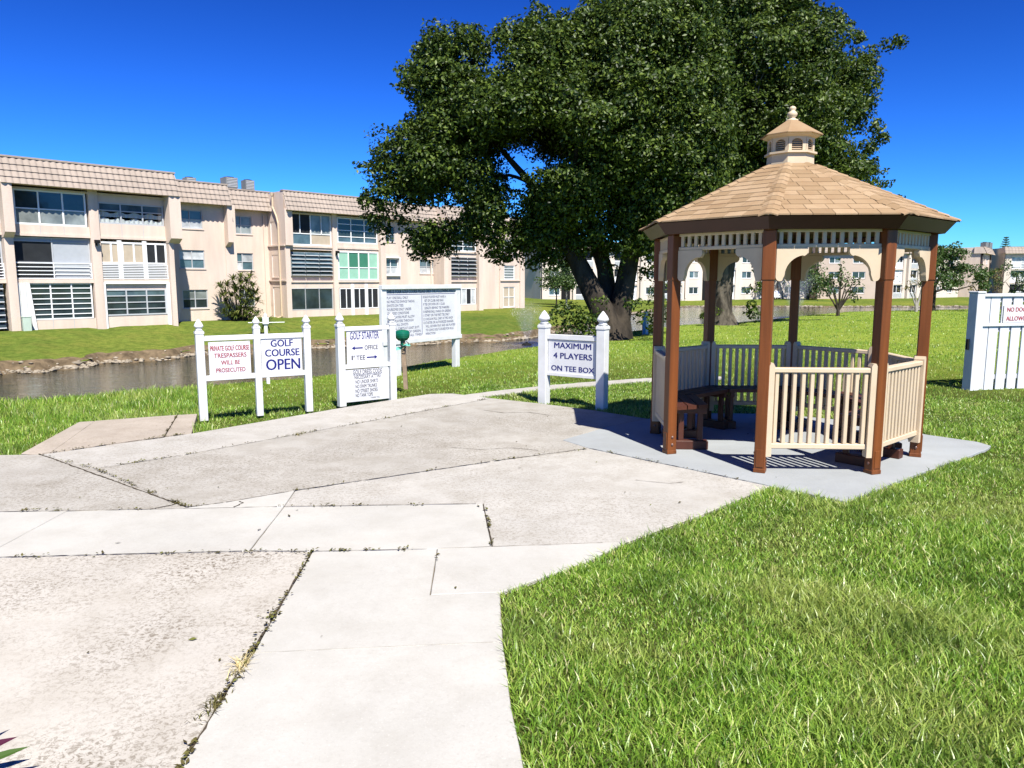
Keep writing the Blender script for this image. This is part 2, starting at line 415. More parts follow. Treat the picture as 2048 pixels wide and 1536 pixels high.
def zfar(x, y, r, a):
    w = sh(a); g = FAR0(a); d = r - w; k_ = float(np.interp(math.degrees(a), [3, 10], [1, .35]))
    return float(np.interp(d, [-2, 0, .6, .85, 1.4, 9 + 14 * (1 - k_)], [-3.0, WZ, WZ + .10, WZ + .36 * k_, WZ + .5 * k_, g]))
polar('far_lawn', azf, lambda a: [sh(a) + d for d in (.75, 1.3, 1.8, 3, 4.5, 6.5, 9, 14, 25, 60, 150, 400, 1200)], lambda x, y, r, a: zfar(x, y, r, a) , 'lawn_far', 'sunny yellow green lawn sloping up from the pond to the apartment blocks')
polar('muddy_bank', azf, lambda a: [sh(a) + d for d in (-2, -1, -.3, 0, .25, .5, .7, .95, 1.3)], lambda x, y, r, a: zfar(x, y, r, a) + .012 + .05 * math.sin(x * 3.1) * math.sin(y * 2.7 + x), 'mud', 'strip of brown mud along the far edge of the pond')
wb = MB(); wb.add([(-260, -40, WZ), (330, -40, WZ), (330, 330, WZ), (-260, 330, WZ)], [(0, 1, 2, 3)])
tag(wb.build('pond_water', 'water'), 'dark rippled pond water between the lawns', None, None, 'structure')

# paving
SL = [  # (outline, material, height offset)
 ([(-6.6, 6.6), (-4.74, 6.79), (-4.38, 6.81), (-3.58, 6.27), (-2.31, 5.165), (-3.12, 5.08), (-4.25, 5.04), (-6.6, 4.96)], 'conc_dirty', 0),
 ([(-4.38, 6.81), (-3.38, 7.79), (-2.8, 8.55), (-2.08, 9.52), (-1.17, 10.58), (-.85, 10.62), (-.27, 10.17), (-1.82, 8.24), (-3.01, 6.81), (-3.58, 6.27)], 'conc_mid', -.002),
 ([(-3.58, 6.27), (-3.01, 6.81), (-1.82, 8.24), (-.27, 10.17), (.43, 9.68), (1.0, 9.22), (1.6, 8.62), (1.06, 8.15), (.51, 7.45), (.75, 7.06), (.35, 6.77), (-.16, 6.55), (-1.41, 5.76), (-1.67, 5.6), (-2.08, 5.29), (-2.31, 5.165)], 'conc_dirty', 0),
 ([(-2.31, 5.165), (-2.08, 5.29), (-1.67, 5.6), (-1.63, 5.185)], 'conc_clean', .001),
 ([(-1.67, 5.6), (-1.41, 5.76), (-.16, 6.55), (.35, 6.77), (.75, 7.06), (2.03, 5.73), (1.29, 4.99), (.71, 4.46), (.23, 4.40), (-.12, 4.38), (-.21, 5.26), (-1.63, 5.185)], 'conc_mid', -.002),
 ([(-6.6, 4.96), (-4.25, 5.04), (-3.12, 5.08), (-3.10, 4.185), (-6.6, 4.08)], 'conc_clean', .001),
 ([(-3.12, 5.08), (-2.31, 5.165), (-1.63, 5.185), (-1.57, 4.3), (-3.10, 4.185)], 'conc_clean', 0),
 ([(-1.63, 5.185), (-.21, 5.26), (-.12, 4.38), (-.54, 4.33), (-1.19, 4.29), (-1.57, 4.3)], 'conc_clean', -.001),
 ([(-6.6, 4.08), (-3.10, 4.185), (-1.57, 4.3), (-1.19, 4.29), (-1.14, 3.31), (-1.13, 2.8), (-1.1, 2.29), (-1.06, 1.5), (-1, -3), (-6.6, -3)], 'conc_rough', 0),
 ([(-1.19, 4.29), (-.45, 4.335), (-.42, 3.67), (-.06, 3.70), (-.04, 3.16), (-1.12, 3.06), (-1.14, 3.31)], 'conc_clean', 0),
 ([(-.45, 4.335), (-.12, 4.38), (.23, 4.40), (.71, 4.46), (.42, 4.12), (-.06, 3.70), (-.42, 3.67)], 'conc_clean', .002),
 ([(-1.12, 3.06), (-.04, 3.16), (0, 2.63), (.04, 2.29), (.08, 1.9), (.1, -3), (-1, -3), (-1.06, 1.5), (-1.1, 2.29), (-1.13, 2.8)], 'conc_clean', .003),
 ([(-4.6, 6.87), (-4.96, 8.45), (-4.81, 8.51), (-4.34, 6.9), (-4.38, 6.83)], 'conc_brown', -.004),
 ([(-4.34, 6.9), (-4.81, 8.51), (-4.03, 8.9), (-3.58, 7.56)], 'conc_brown', -.002),
 ([(-3.58, 7.56), (-4.03, 8.9), (-3.82, 8.97), (-3.39, 7.79)], 'conc_brown', -.003),
]
PADP = [(.51, 7.45), (.75, 7.06), (2.03, 5.73), (2.43, 5.31), (2.73, 5.55), (3.49, 6.18), (4.52, 7.0), (4.68, 7.17), (4.66, 7.35), (4.35, 7.7), (3.95, 8.45), (3.2, 8.95), (2.1, 9.0), (1.6, 8.62), (1.06, 8.15)]
FP = [(-.80, 10.55), (-.52, 10.37), (.41, 10.98), (2.23, 11.98), (3.5, 12.3), (3.5, 12.5), (2.19, 12.24), (.43, 11.4), (-.6, 10.72)]
def rough_poly(poly, amp, step=.11):
    out = []; n = len(poly)
    for i in range(n):
        a = Vector(poly[i]); b = Vector(poly[(i + 1) % n]); L = (b - a).length; m = max(1, min(60, int(L / step)))
        for j in range(m):
            p = a.lerp(b, j / m)
            if j: p += Vector((-(b - a).y, (b - a).x)).normalized() * random.uniform(-amp, amp)
            out.append(p)
    return out
def slab(name, poly, mat, z, parent=None, gap=.0026, amp=.0018, thick=.09):
    p0 = rough_poly(offset_poly(poly, gap), amp)
    cx = sum(p.x for p in p0) / len(p0)
    bm = bmesh.new(); rings = []
    pin = offset_poly(p0, .003)
    for pts, zz in ((p0, z - thick), (p0, z - .004), (pin, z)):
        rings.append([bm.verts.new((p.x, p.y, zz)) for p in pts])
    n = len(p0)
    for a, b in ((0, 1), (1, 2)):
        for i in range(n): bm.faces.new((rings[a][i], rings[a][(i + 1) % n], rings[b][(i + 1) % n], rings[b][i]))
    bmesh.ops.recalc_face_normals(bm, faces=bm.faces[:])
    for t in tessellate_polygon([[Vector((p.x, p.y, 0)) for p in pin]]):
        a, b, c = (rings[2][i] for i in t)
        if (b.co - a.co).cross(c.co - a.co).z < 0: b, c = c, b
        bm.faces.new((a, b, c))
    me = bpy.data.meshes.new(name); bm.to_mesh(me); bm.free(); me.materials.append(M[mat])
    o = bpy.data.objects.new(name, me); COL.objects.link(o)
    if parent: o.parent = parent
    return o
jb = MB()
for i_, (poly, m_, dz) in enumerate(SL):
    P = offset_poly(poly, 0); jb.add([(p.x, p.y, -.0075 - .0004 * i_) for p in P], tessellate_polygon([[Vector((p.x, p.y, 0)) for p in P]]))
pave = tag(jb.build('patio_bed', 'soil'), 'dark soil bed that shows in the joints of the concrete patio', None, None, 'structure')
for i, v in enumerate(pave.data.polygons): pass
for poly, m_, dz in SL: slab('slab', poly, m_, dz, pave)
tag(slab('gazebo_pad', PADP, 'pad', .002, gap=.004, amp=.006), 'grey painted concrete pad under the gazebo', None, None, 'structure')
def fpz(o):
    for v in o.data.vertices: v.co.z += float(zt(v.co.x, v.co.y)) + .03
fo = slab('footpath', FP, 'conc_mid', 0, gap=0, amp=.02, thick=.06); fpz(fo)
tag(fo, 'narrow pale concrete path crossing the lawn behind the signs', None, None, 'structure')

HARD = [p for p, _, _ in SL] + [PADP, FP]
def on_hard(x, y, grow=0):
    h = np.zeros(np.shape(x), bool)
    for p in HARD:
        h |= inpoly(x, y, [tuple(q) for q in (offset_poly(p, -grow) if grow else p)])
    return h

def grass(name, n, r0, r1, az0, az1, pw, h0, h1, wd_, keep=None, lean=.6):
    """n blades between two distances, denser towards the viewer's end of the range"""
    u = rng.random(n); r = (r0 ** pw + u * (r1 ** pw - r0 ** pw)) ** (1 / pw); a = np.radians(az0 + rng.random(n) * (az1 - az0))
    x, y = r * np.sin(a), r * np.cos(a)
    k = ~on_hard(x, y, .004) & (r < lip_r(a) + 1.5)
    if keep is not None: k &= keep(x, y)
    x, y, r = x[k], y[k], r[k]; n = len(x)
    clump = .62 + .8 * (np.sin(x * 2.3 + np.sin(y * 1.9)) * np.sin(y * 2.9 + 1) * .5 + .5) * (.6 + .8 * rng.random(n))
    h = (h0 + (h1 - h0) * rng.random(n) ** 1.7) * clump; w = wd_ * (.7 + .6 * rng.random(n)) * (1 + np.maximum(0, r - 7) * .055)
    th = rng.random(n) * 2 * np.pi; ln = lean * h * (.25 + rng.random(n)); ph = rng.random(n) * 2 * np.pi
    dx, dy = np.cos(th) * w / 2, np.sin(th) * w / 2; lx, ly = np.cos(ph) * ln, np.sin(ph) * ln
    z = zt(x, y) - .006
    V = np.empty((n, 5, 3), np.float32)
    V[:, 0] = np.stack([x - dx, y - dy, z], 1); V[:, 1] = np.stack([x + dx, y + dy, z], 1)
    V[:, 2] = np.stack([x - dx * .8 + lx * .35, y - dy * .8 + ly * .35, z + h * .6], 1); V[:, 3] = np.stack([x + dx * .8 + lx * .35, y + dy * .8 + ly * .35, z + h * .6], 1)
    V[:, 4] = np.stack([x + lx, y + ly, z + h], 1)
    b = (np.arange(n) * 5)[:, None, None]
    T = (b + np.array([[0, 1, 3], [0, 3, 2], [2, 3, 4]])[None]).reshape(-1, 3)
    return V.reshape(-1, 3), T
def join(parts):
    V = []; T = []; o = 0
    for v, t in parts: V.append(v); T.append(t + o); o += len(v)
    return np.concatenate(V), np.concatenate(T)
gp = [grass('g', 150000, 1.4, 4.1, -4, 72, 1.5, .016, .066, .0056, lean=.95),
      grass('g', 190000, 3.9, 7.6, -4, 50, 1.4, .016, .058, .0064, lean=.9),
      grass('g', 55000, 6, 11, -46, -4, 1.2, .018, .055, .0075, lean=.85),
      grass('g', 150000, 7.3, 12, -4, 46, 1.2, .018, .052, .0075, lean=.85),
      grass('g', 110000, 10.5, 22, -44, 44, 1.0, .025, .055, .0075),
      grass('g', 50000, 21, 58, 0, 42, 1.0, .03, .06, .0085),
      grass('g', 26000, 7, 14.5, -45, -22, 1.6, .05, .13, .0075, lambda x, y: edgedist(x, y, HARD[12]) > .12)]
V, T = join(gp)
tag(npmesh('grass', V, T, 'blades'), 'short mown grass blades covering the near lawn', 'grass', None, 'stuff')

# weeds and litter in the joints
def weeds():
    V = []; T = []
    lines = [((-4.38, 6.81), (-3.58, 6.27), .8), ((-3.58, 6.27), (-2.31, 5.165), 1.3), ((-3.58, 6.27), (-3.01, 6.81), .9), ((-3.01, 6.81), (-1.82, 8.24), .5), ((-1.82, 8.24), (-.27, 10.17), .8),
             ((-2.31, 5.165), (-2.08, 5.29), .5), ((-1.67, 5.6), (-.16, 6.55), .35), ((-.16, 6.55), (.75, 7.06), .8), ((-.19, 5.24), (-.12, 4.4), .9), ((-6, 4.1), (-3.1, 4.185), .35), ((-3.1, 4.185), (-1.19, 4.29), .8), ((-1.19, 4.29), (-.5, 4.33), .6),
             ((-1.19, 4.29), (-1.14, 3.31), 1.9), ((-1.14, 3.31), (-1.1, 2.29), 1.5), ((-1.1, 2.29), (-1.06, 1.7), 1.2), ((-4.38, 6.85), (-3.4, 7.76), 1.1), ((-3.58, 7.56), (-4.03, 8.9), .9), ((.75, 7.06), (2.03, 5.73), .4), ((-2.3, 5.15), (-.3, 5.25), .3), ((-6, 5.0), (-2.6, 5.12), .25), ((-.42, 3.68), (-.44, 4.3), .1)]
    for a, b, dens in lines:
        a = np.array(a); b = np.array(b); L = np.linalg.norm(b - a); ncl = int(L * 9 * dens) + 1
        for c in range(ncl):
            t = rng.random(); k = int(4 + 16 * rng.random() ** 2); sp = .012 + .03 * rng.random() ** 2
            for q in range(k):
                p = a + (b - a) * min(1, max(0, t + rng.normal() * .035 / L)) + rng.normal(size=2) * sp * .55
                s = .006 + .009 * rng.random(); th = rng.random() * 6.28; z = .001 + .014 * rng.random()
                d = np.array([math.cos(th), math.sin(th)]); e = np.array([-d[1], d[0]])
                o = len(V)
                V += [(*(p - d * s), z), (*(p + e * s * .5), z + s * .5), (*(p + d * s), z + s * rng.random()), (*(p - e * s * .5), z + s * .3)]
                T += [(o, o + 1, o + 2), (o, o + 2, o + 3)]
    return np.array(V), np.array(T)
V, T = weeds()
tag(npmesh('joint_weeds', V, T, 'leaf_d'), 'small dry weeds growing in the joints of the concrete patio', 'weeds', None, 'stuff')
def tuft(name, x, y, n, h, mat, label, cat, sp=.05, flat=.5):
    V = []; T = []
    for i in range(n):
        th = rng.random() * 6.28; px, py = x + rng.normal() * sp * .4, y + rng.normal() * sp
        hh = h * (.5 + rng.random()); l = hh * flat * (.5 + rng.random() * 1.3); d = np.array([math.cos(th), math.sin(th)]); e = np.array([-d[1], d[0]]) * .0022
        o = len(V)
        for f, zf in ((0, 0), (.4, .75), (1, .8)):
            q = np.array([px, py]) + d * l * f; V += [(*(q - e * (1.1 - f)), hh * zf), (*(q + e * (1.1 - f)), hh * zf)]
        T += [(o, o + 1, o + 3), (o, o + 3, o + 2), (o + 2, o + 3, o + 5), (o + 2, o + 5, o + 4)]
    return tag(npmesh(name, np.array(V), np.array(T), mat), label, cat)
tuft('dry_grass_tuft', -1.13, 2.93, 60, .03, 'straw', 'straw coloured dry grass tuft in the long joint of the patio', 'weed', .035, 1.6)
tuft('brown_weed_tuft', -1.13, 2.66, 80, .022, 'leaf_d', 'brown dead weed tuft in the joint just below the straw tuft', 'weed', .05, 1.0)['kind'] = 'stuff'
tuft('yellow_weed', -2.23, 7.72, 50, .02, 'leaf_y', 'small yellowish weed in the upper diagonal patio joint', 'weed', .05, 1.2)
def litter():
    V = []; T = []
    for i in range(75):
        x, y = rng.uniform(-4.5, 3.5), rng.uniform(2.2, 9.5)
        if not on_hard(np.array([x]), np.array([y]))[0]: continue
        s = .006 + .016 * rng.random() ** 2; th = rng.random() * 6.28; d = np.array([math.cos(th), math.sin(th)]); e = np.array([-d[1], d[0]]); p = np.array([x, y]); o = len(V)
        V += [(*(p - d * s), .006), (*(p + e * s * .45), .012), (*(p + d * s), .009), (*(p - e * s * .45), .006)]; T += [(o, o + 1, o + 2), (o, o + 2, o + 3)]
    return np.array(V), np.array(T)
V, T = litter(); tag(npmesh('leaf_litter', V, T, 'leaf_d'), 'scattered tiny dry leaves lying on the concrete', 'leaf litter', None, 'stuff')

def crack(pts, w):
    V = []; n = len(pts)
    P = [Vector(p) for p in pts]; Q = []
    for i in range(n - 1):
        for j in range(6): Q.append(P[i].lerp(P[i + 1], j / 6) + Vector(rng.normal(size=2)) * w * .5)
    b = MB(); vs = []
    for i, q in enumerate(Q):
        t = (Q[min(i + 1, len(Q) - 1)] - Q[max(0, i - 1)]).normalized(); e = Vector((-t.y, t.x)) * w * (.5 + random.random())
        vs += [(q.x - e.x, q.y - e.y, .0035), (q.x + e.x, q.y + e.y, .0035)]
    b.add(vs, [(2 * i, 2 * i + 1, 2 * i + 3, 2 * i + 2) for i in range(len(Q) - 1)]); b.build('crack', 'crackm', pave)
M['crackm'] = simple('crack_dirt', (.07, .055, .04), 1, .05, .3)
for a_, b_, w in (((-4.38, 6.81), (-2.31, 5.165), .011), ((-3.58, 6.27), (-3.01, 6.81), .009), ((-3.01, 6.81), (-1.82, 8.24), .008), ((-1.82, 8.24), (-.27, 10.17), .010), ((-2.31, 5.165), (-2.08, 5.29), .007), ((-2.08, 5.29), (-1.67, 5.6), .005), ((-1.67, 5.6), (-.16, 6.55), .006), ((-.16, 6.55), (.75, 7.06), .008),
    ((-.21, 5.25), (-.12, 4.39), .006), ((-6, 4.10), (-3.1, 4.185), .005), ((-3.1, 4.185), (-1.57, 4.3), .005), ((-1.57, 4.3), (-1.19, 4.29), .005), ((-1.19, 4.29), (-.45, 4.335), .004), ((-.45, 4.335), (.6, 4.44), .003), ((-1.19, 4.29), (-1.14, 3.31), .008), ((-1.14, 3.31), (-1.1, 2.29), .007), ((-1.1, 2.29), (-1.06, 1.5), .007), ((-6, 4.98), (-3.12, 5.08), .005), ((-3.12, 5.08), (-1.63, 5.185), .005), ((-1.63, 5.185), (-.21, 5.26), .005), ((-4.38, 6.83), (-3.42, 7.76), .011), ((-3.58, 7.56), (-4.03, 8.9), .008), ((.75, 7.06), (2.03, 5.73), .005), ((-1.11, 3.06), (-.04, 3.16), .0015)):
    n_ = max(2, int(math.hypot(b_[0] - a_[0], b_[1] - a_[1]) / .25)); crack([(a_[0] + (b_[0] - a_[0]) * i / n_, a_[1] + (b_[1] - a_[1]) * i / n_) for i in range(n_ + 1)], w * .55)
for pts, w in (([(-2.55, 5.12), (-2.44, 5.22), (-2.42, 5.28)], .006), ([(-1.98, 5.17), (-1.95, 5.27), (-2.0, 5.32)], .005), ([(-.35, 9.2), (-.1, 9.0), (.2, 9.05), (.5, 8.8)], .004), ([(-.6, 7.1), (-.3, 7.0), (.0, 7.08), (.3, 6.95)], .003), ([(1.0, 5.9), (1.25, 5.8), (1.4, 5.85)], .003)): crack(pts, w)
# stones on the far bank
def stones():
    base = bmesh.new(); bmesh.ops.create_icosphere(base, subdivisions=1, radius=1); bv = np.array([v.co for v in base.verts]); bf = np.array([[v.index for v in f.verts] for f in base.faces]); base.free()
    V = []; T = []
    for i in range(2600):
        a = R(-42 + 80 * rng.random()); r = sh(a) + .02 + abs(rng.normal()) * .33; s = (.02 + .07 * rng.random() ** 2.5) * (1 + .014 * r)
        x, y = r * math.sin(a), r * math.cos(a)
        if math.sin(x * .8) * math.sin(y * .5 + 2) < -.35 and rng.random() < .7: continue
        v = bv * (s * (.6 + .8 * rng.random(3))) * np.array([1.3, 1.3, .6]) * (1 + .25 * rng.normal(size=(len(bv), 1)))
        V.append(v + np.array([x, y, zfar(x, y, r, a) + .03])); T.append(bf + len(bv) * (len(V) - 1))
    return np.concatenate(V), np.concatenate(T)
V, T = stones(); tag(npmesh('bank_stones', V, T, 'rock'), 'pale stones and debris along the far edge of the pond', 'stones', None, 'stuff')

# ------------------------------------------------------------------ buildings (local x along the facade, y into the building)
def window(par, s0, s1, z0, z1, y, cols=2, rows=1, fm='trimw', pm='glass', fw=.05, tilt=0, d=.06, name='window', ws=None, behind=None):
    """framed window standing in the plane y; each pane is its own object"""
    b = MB(); W = s1 - s0
    cuts = [s0 + W * i / cols for i in range(cols + 1)] if ws is None else [s0 + W * w for w in ws]; cols = len(cuts) - 1
    for i, c in enumerate(cuts):
        h = fw if i in (0, cols) else fw * .45
        lo, hi = (c, c + h) if i == 0 else (c - h, c) if i == cols else (c - h, c + h)
        b.box(lo, hi, y - d, y + .02, z0, z1)
    zs = [z0 + (z1 - z0) * i / rows for i in range(rows + 1)] if not isinstance(rows, (list, tuple)) else [z0 + (z1 - z0) * t for t in rows]
    n = len(zs) - 1
    for i, z in enumerate(zs):
        h = fw if i in (0, n) else fw * .35
        lo, hi = (z, z + h) if i == 0 else (z - h, z) if i == n else (z - h, z + h)
        b.box(s0 + .003, s1 - .003, y - d + .004, y + .017, lo, hi)
    w = b.build(name, fm, par)
    for c in range(cols):
        for r in range(n):
            m = pm(c, r) if callable(pm) else pm
            a0, a1, b0, b1 = cuts[c] + fw * .4, cuts[c + 1] - fw * .4, zs[r] + fw * .3, zs[r + 1] - fw * .3
            if tilt:
                h = b1 - b0; t = R(tilt)
                p = inst('pane', unit_box(m), w, ((a0 + a1) / 2, y - d - math.sin(t) * h / 2, b1 - math.cos(t) * h / 2), (a1 - a0, .02, h * .98), (-t, 0, 0))
                fr = inst('pane_frame', unit_box('trimg'), w, ((a0 + a1) / 2, y - d - math.sin(t) * h - .012, b1 - math.cos(t) * h), (a1 - a0, .035, .05), (-t, 0, 0))
            else:
                inst('pane', unit_box(m), w, ((a0 + a1) / 2, y, (b0 + b1) / 2), (a1 - a0, .02, b1 - b0))
    return w
def holed_wall(par, s0, s1, z0, z1, y, holes, mat, depth=.14, name='wall', back=None):
    """wall face with real openings and reveals"""
    xs = sorted({s0, s1, *[h[0] for h in holes], *[h[1] for h in holes]}); zs = sorted({z0, z1, *[h[2] for h in holes], *[h[3] for h in holes]})
    b = MB()
    for i in range(len(xs) - 1):
        for j in range(len(zs) - 1):
            cx, cz = (xs[i] + xs[i + 1]) / 2, (zs[j] + zs[j + 1]) / 2
            if any(h[0] < cx < h[1] and h[2] < cz < h[3] for h in holes): continue
            b.add([(xs[i], y, zs[j]), (xs[i + 1], y, zs[j]), (xs[i + 1], y, zs[j + 1]), (xs[i], y, zs[j + 1])], [(0, 1, 2, 3)])
    e = y + depth
    for a0, a1, c0, c1 in holes:
        b.add([(a0, y, c0), (a1, y, c0), (a1, y, c1), (a0, y, c1), (a0, e, c0), (a1, e, c0), (a1, e, c1), (a0, e, c1)], [(0, 4, 5, 1), (1, 5, 6, 2), (2, 6, 7, 3), (3, 7, 4, 0)])
        b.box(a0 - .05, a1 + .05, y - .05, y, c0 - .07, c0)
    me = bpy.data.meshes.new(name); me.from_pydata(b.v, [], b.f); me.materials.append(M[mat])
    o = bpy.data.objects.new(name, me); COL.objects.link(o); o.parent = par
    return o
def mansard(par, s0, s1, z0, z1, y0, y1, mat='tile', rows=4, left=True, right=True, wave=.32, step=None):
    """tiled mansard: deck plus overlapping corrugated courses; y0 eave, y1 top"""
    deck = MB().add([(s0, y0 + .04, z0), (s1, y0 + .04, z0), (s1, y1 + .04, z1), (s0, y1 + .04, z1), (s0, y1 + 1.5, z0), (s1, y1 + 1.5, z0), (s1, y1 + 1.5, z1), (s0, y1 + 1.5, z1)],
                    [(0, 1, 2, 3), (3, 2, 6, 7), (0, 4, 5, 1), (0, 3, 7, 4), (1, 5, 6, 2)]).build('roof', 'stucco', par)
    L = s1 - s0; n = max(2, int(L / wave) * 6 + 1)
    for r in range(rows):
        t0, t1 = r / rows, min(1, (r + 1.08) / rows)
        V = []; F = []
        for i in range(n):
            s = s0 + L * i / (n - 1); ph = (i % 6)
            w = (.0, .035, .055, .055, .035, .0)[ph]
            for k, (t, o) in enumerate(((t0, 0), (t0, .105), (t1, .03))):
                yy = y0 + (y1 - y0) * t - (o + (w if k else 0)); zz = z0 + (z1 - z0) * t - (.02 if k == 1 else 0)
                V.append((s, yy, zz))
        for i in range(n - 1):
            for k in range(2): F.append((i * 3 + k, (i + 1) * 3 + k, (i + 1) * 3 + k + 1, i * 3 + k + 1))
        me = bpy.data.meshes.new('tile_course'); me.from_pydata(V, [], F); me.materials.append(M[mat])
        o = bpy.data.objects.new('tile_course', me); COL.objects.link(o); o.parent = deck
    cap = MB().box(s0 - .03, s1 + .03, y1 - .12, y1 + .25, z1 + .002, z1 + .10).build('ridge_cap', mat, deck)
    return deck
def railing(par, s0, s1, z0, z1, y, n, mat='trimw', posts=(), h=.045, name='railing'):
    b = MB()
    for i in range(n):
        z = z0 + (z1 - z0) * i / (n - 1); b.box(s0, s1, y - .02, y + .02, z - h / 2, z + h / 2)
    for p in (s0 + .02, *posts, s1 - .02): b.box(p - .02, p + .02, y - .028, y + .028, z0 - .03, z1 + .03)
    return b.build(name, mat, par)
def blk(par, name, mat, *a):
    return MB().box(*a).build(name, mat, par)
def downspout(par, s, z0, z1, y, mat='stucco'):
    return MB().box(s - .05, s + .05, y - .1, y - .004, z0 + .25, z1).box(s - .05, s + .05, y - .35, y - .02, z0 + .1, z0 + .22).build('downspout', mat, par)
def floodlight(par, s, z, y):
    f = MB().box(s - .13, s + .13, y - .32, y - .12, z - .02, z + .17).box(s - .03, s + .03, y - .14, y, z - .16, z - .02).build('floodlight', 'dark', par); return f

GZ, S1, S2, EA, TP = -1.35, 1.6, 4.18, 6.72, 8.1
B1 = empty('apartment_building', (-27.01, 41.04, 0), 47, 'long peach stucco three storey apartment block with tiled mansard roofs across the pond', 'building')
# section A (also the bay further left)
def enclosed_bay(s0, s1, y, parts):
    """side pillars are separate; slabs and back wall of one balcony bay"""
for (s0, s1) in ((-6.5, -.32), (.02, 8.35)):
    blk(B1, 'wall', 'stucco', s0, s1, 1.5, 14, GZ, TP - .1)
    blk(B1, 'floor_slab', 'stucco', s0, s1, .02, 1.5, S1 - .14, S1 + .07)
    blk(B1, 'floor_slab', 'stucco', s0, s1, .02, 1.5, S2 - .16, S2 - .02)
    blk(B1, 'floor_slab', 'stucco', s0, s1, .02, 1.5, EA - .2, EA - .1)
    blk(B1, 'plinth', 'stucco', s0, s1, .03, 1.5, GZ, GZ + .12)
pill = lambda s0, s1, y0, y1, z0, z1: blk(B1, 'pillar', 'stucco', s0, s1, y0, y1, z0, z1)
pill(-.34, .1, -.25, 14, GZ, S2 - .3); 
MB().prism([(-.25, S2 - .3), (-.7, S2 - .02), (-.7, EA + .02), (.9, EA + .02), (.9, S2 - .3)], -.36, .12, Matrix(((0, 1, 0, 0), (1, 0, 0, 0), (0, 0, 1, 0), (0, 0, 0, 1)))).build('pillar', 'stucco', B1)
pill(4.0, 4.5, -.05, 1.5, GZ, EA)
pill(8.32, 8.62, -.25, 14, GZ, S2 - .3)
MB().prism([(-.25, S2 - .3), (-.7, S2 - .02), (-.7, EA + .02), (1.4, EA + .02), (1.4, S2 - .3)], 8.30, 9.0, Matrix(((0, 1, 0, 0), (1, 0, 0, 0), (0, 0, 1, 0), (0, 0, 0, 1)))).build('pillar', 'stucco', B1)
blk(B1, 'wall', 'stucco', 8.621, 9.0, 1.5, 14, GZ, TP - .1)
mansard(B1, -.36, 8.98, EA, TP, -.66, -.05); mansard(B1, -7, -.5, EA, TP, -.66, -.05)
# A floor 3
blk(B1, 'spandrel', 'stucco', .1, 4.0, .10, .2, S2 - .02, 4.64); blk(B1, 'spandrel', 'stucco', 4.5, 8.3, .10, .2, S2 - .02, 4.90)
window(B1, .32, 3.9, 4.64, 6.52, .16, 3, (0, .46, 1), 'trimw', lambda c, r: 'glass' if r else 'glassg', .09)
window(B1, 4.53, 8.25, 4.90, 6.12, .16, 3, (0, .62, 1), 'trimg', lambda c, r: 'glassb' if r else 'clear', .08)
blk(B1, 'spandrel', 'stucco', 4.5, 8.3, .12, .2, 6.12, EA - .2)
def curtain(par, s0, s1, z0, z1, y, mat='curtain'):
    V = []; F = []; n = int((s1 - s0) / .05)
    for i in range(n + 1):
        s = s0 + (s1 - s0) * i / n; yy = y + .035 * math.sin(i * 1.15)
        top = z1 + .055 * math.sin(i * .36) ; V += [(s, yy, z0), (s, yy, top)]
    for i in range(n): F.append((2 * i, 2 * i + 2, 2 * i + 3, 2 * i + 1))
    me = bpy.data.meshes.new('curtain'); me.from_pydata(V, [], F); me.materials.append(M[mat]); o = bpy.data.objects.new('curtain', me); COL.objects.link(o); o.parent = par
curtain(B1, 4.62, 8.2, 4.92, 5.20, .23); curtain(B1, 4.62, 8.2, 5.30, 5.56, .23)
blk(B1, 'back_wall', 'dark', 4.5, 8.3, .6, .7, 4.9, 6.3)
for x in (1.5, 2.68): blk(B1, 'panel_joint', 'trimg', x - .012, x + .012, .085, .1, S2, 4.64)
for x in (5.77, 7.0): blk(B1, 'panel_joint', 'trimg', x - .012, x + .012, .085, .1, S2, 4.9)
# A floor 2
window(B1, .12, 3.98, S1 + .08, 3.98, .30, 2, (0, .4, .9, 1), 'trimg', lambda c, r: ('greysh' if r == 2 else ('screen', 'greysh')[c] if r == 1 else ('screen', 'greysh')[c]), .07, ws=(0, .5, 1))
railing(B1, .12, 3.98, 1.72, 2.56, .12, 5, 'trimw', (2.02,))
window(B1, 4.45, 8.3, 2.58, 3.86, .16, 6, 1, 'trimw', lambda c, r: 'blind' if c < 4 else 'screen', .10)
for x in (5.55, 6.98): blk(B1, 'mullion', 'trimw', x - .12, x + .12, .02, .1, S1 + .08, 3.95)
railing(B1, 4.45, 8.3, 1.72, 2.52, .05, 9, 'trimw', (5.55, 6.98), .05)
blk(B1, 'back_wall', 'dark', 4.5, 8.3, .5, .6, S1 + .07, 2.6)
floodlight(B1, 4.25, 3.75, -.05)
# A floor 1
window(B1, .70, 3.9, -.58, 1.46, .18, 3, 7, 'trimw', 'glass', .07)
blk(B1, 'spandrel', 'stucco', .70, 4.0, .14, .3, GZ, -.58); 
for x in (1.77, 2.84): blk(B1, 'panel_joint', 'trimg', x - .012, x + .012, .125, .14, GZ, -.58)
for i in range(4): blk(B1, 'shutter', 'whiteshut', .13 + .14 * i, .25 + .14 * i, -.02 - .02 * (i % 2), .2, GZ, 1.46)
MB().prism([(.62, 1.46), (.72, 1.46), (.95, GZ), (.72, GZ)], -.06, -.02).build('shutter', 'whiteshut', B1)
window(B1, 4.62, 8.15, -.48, 1.08, .22, 3, 4, 'trimg', lambda c, r: 'glass' if r < 3 else 'glassb', .08)
blk(B1, 'spandrel', 'stucco', 4.5, 8.3, .2, .3, GZ, -.48); blk(B1, 'spandrel', 'stucco', 4.5, 8.3, .2, .3, 1.08, S1 - .14)
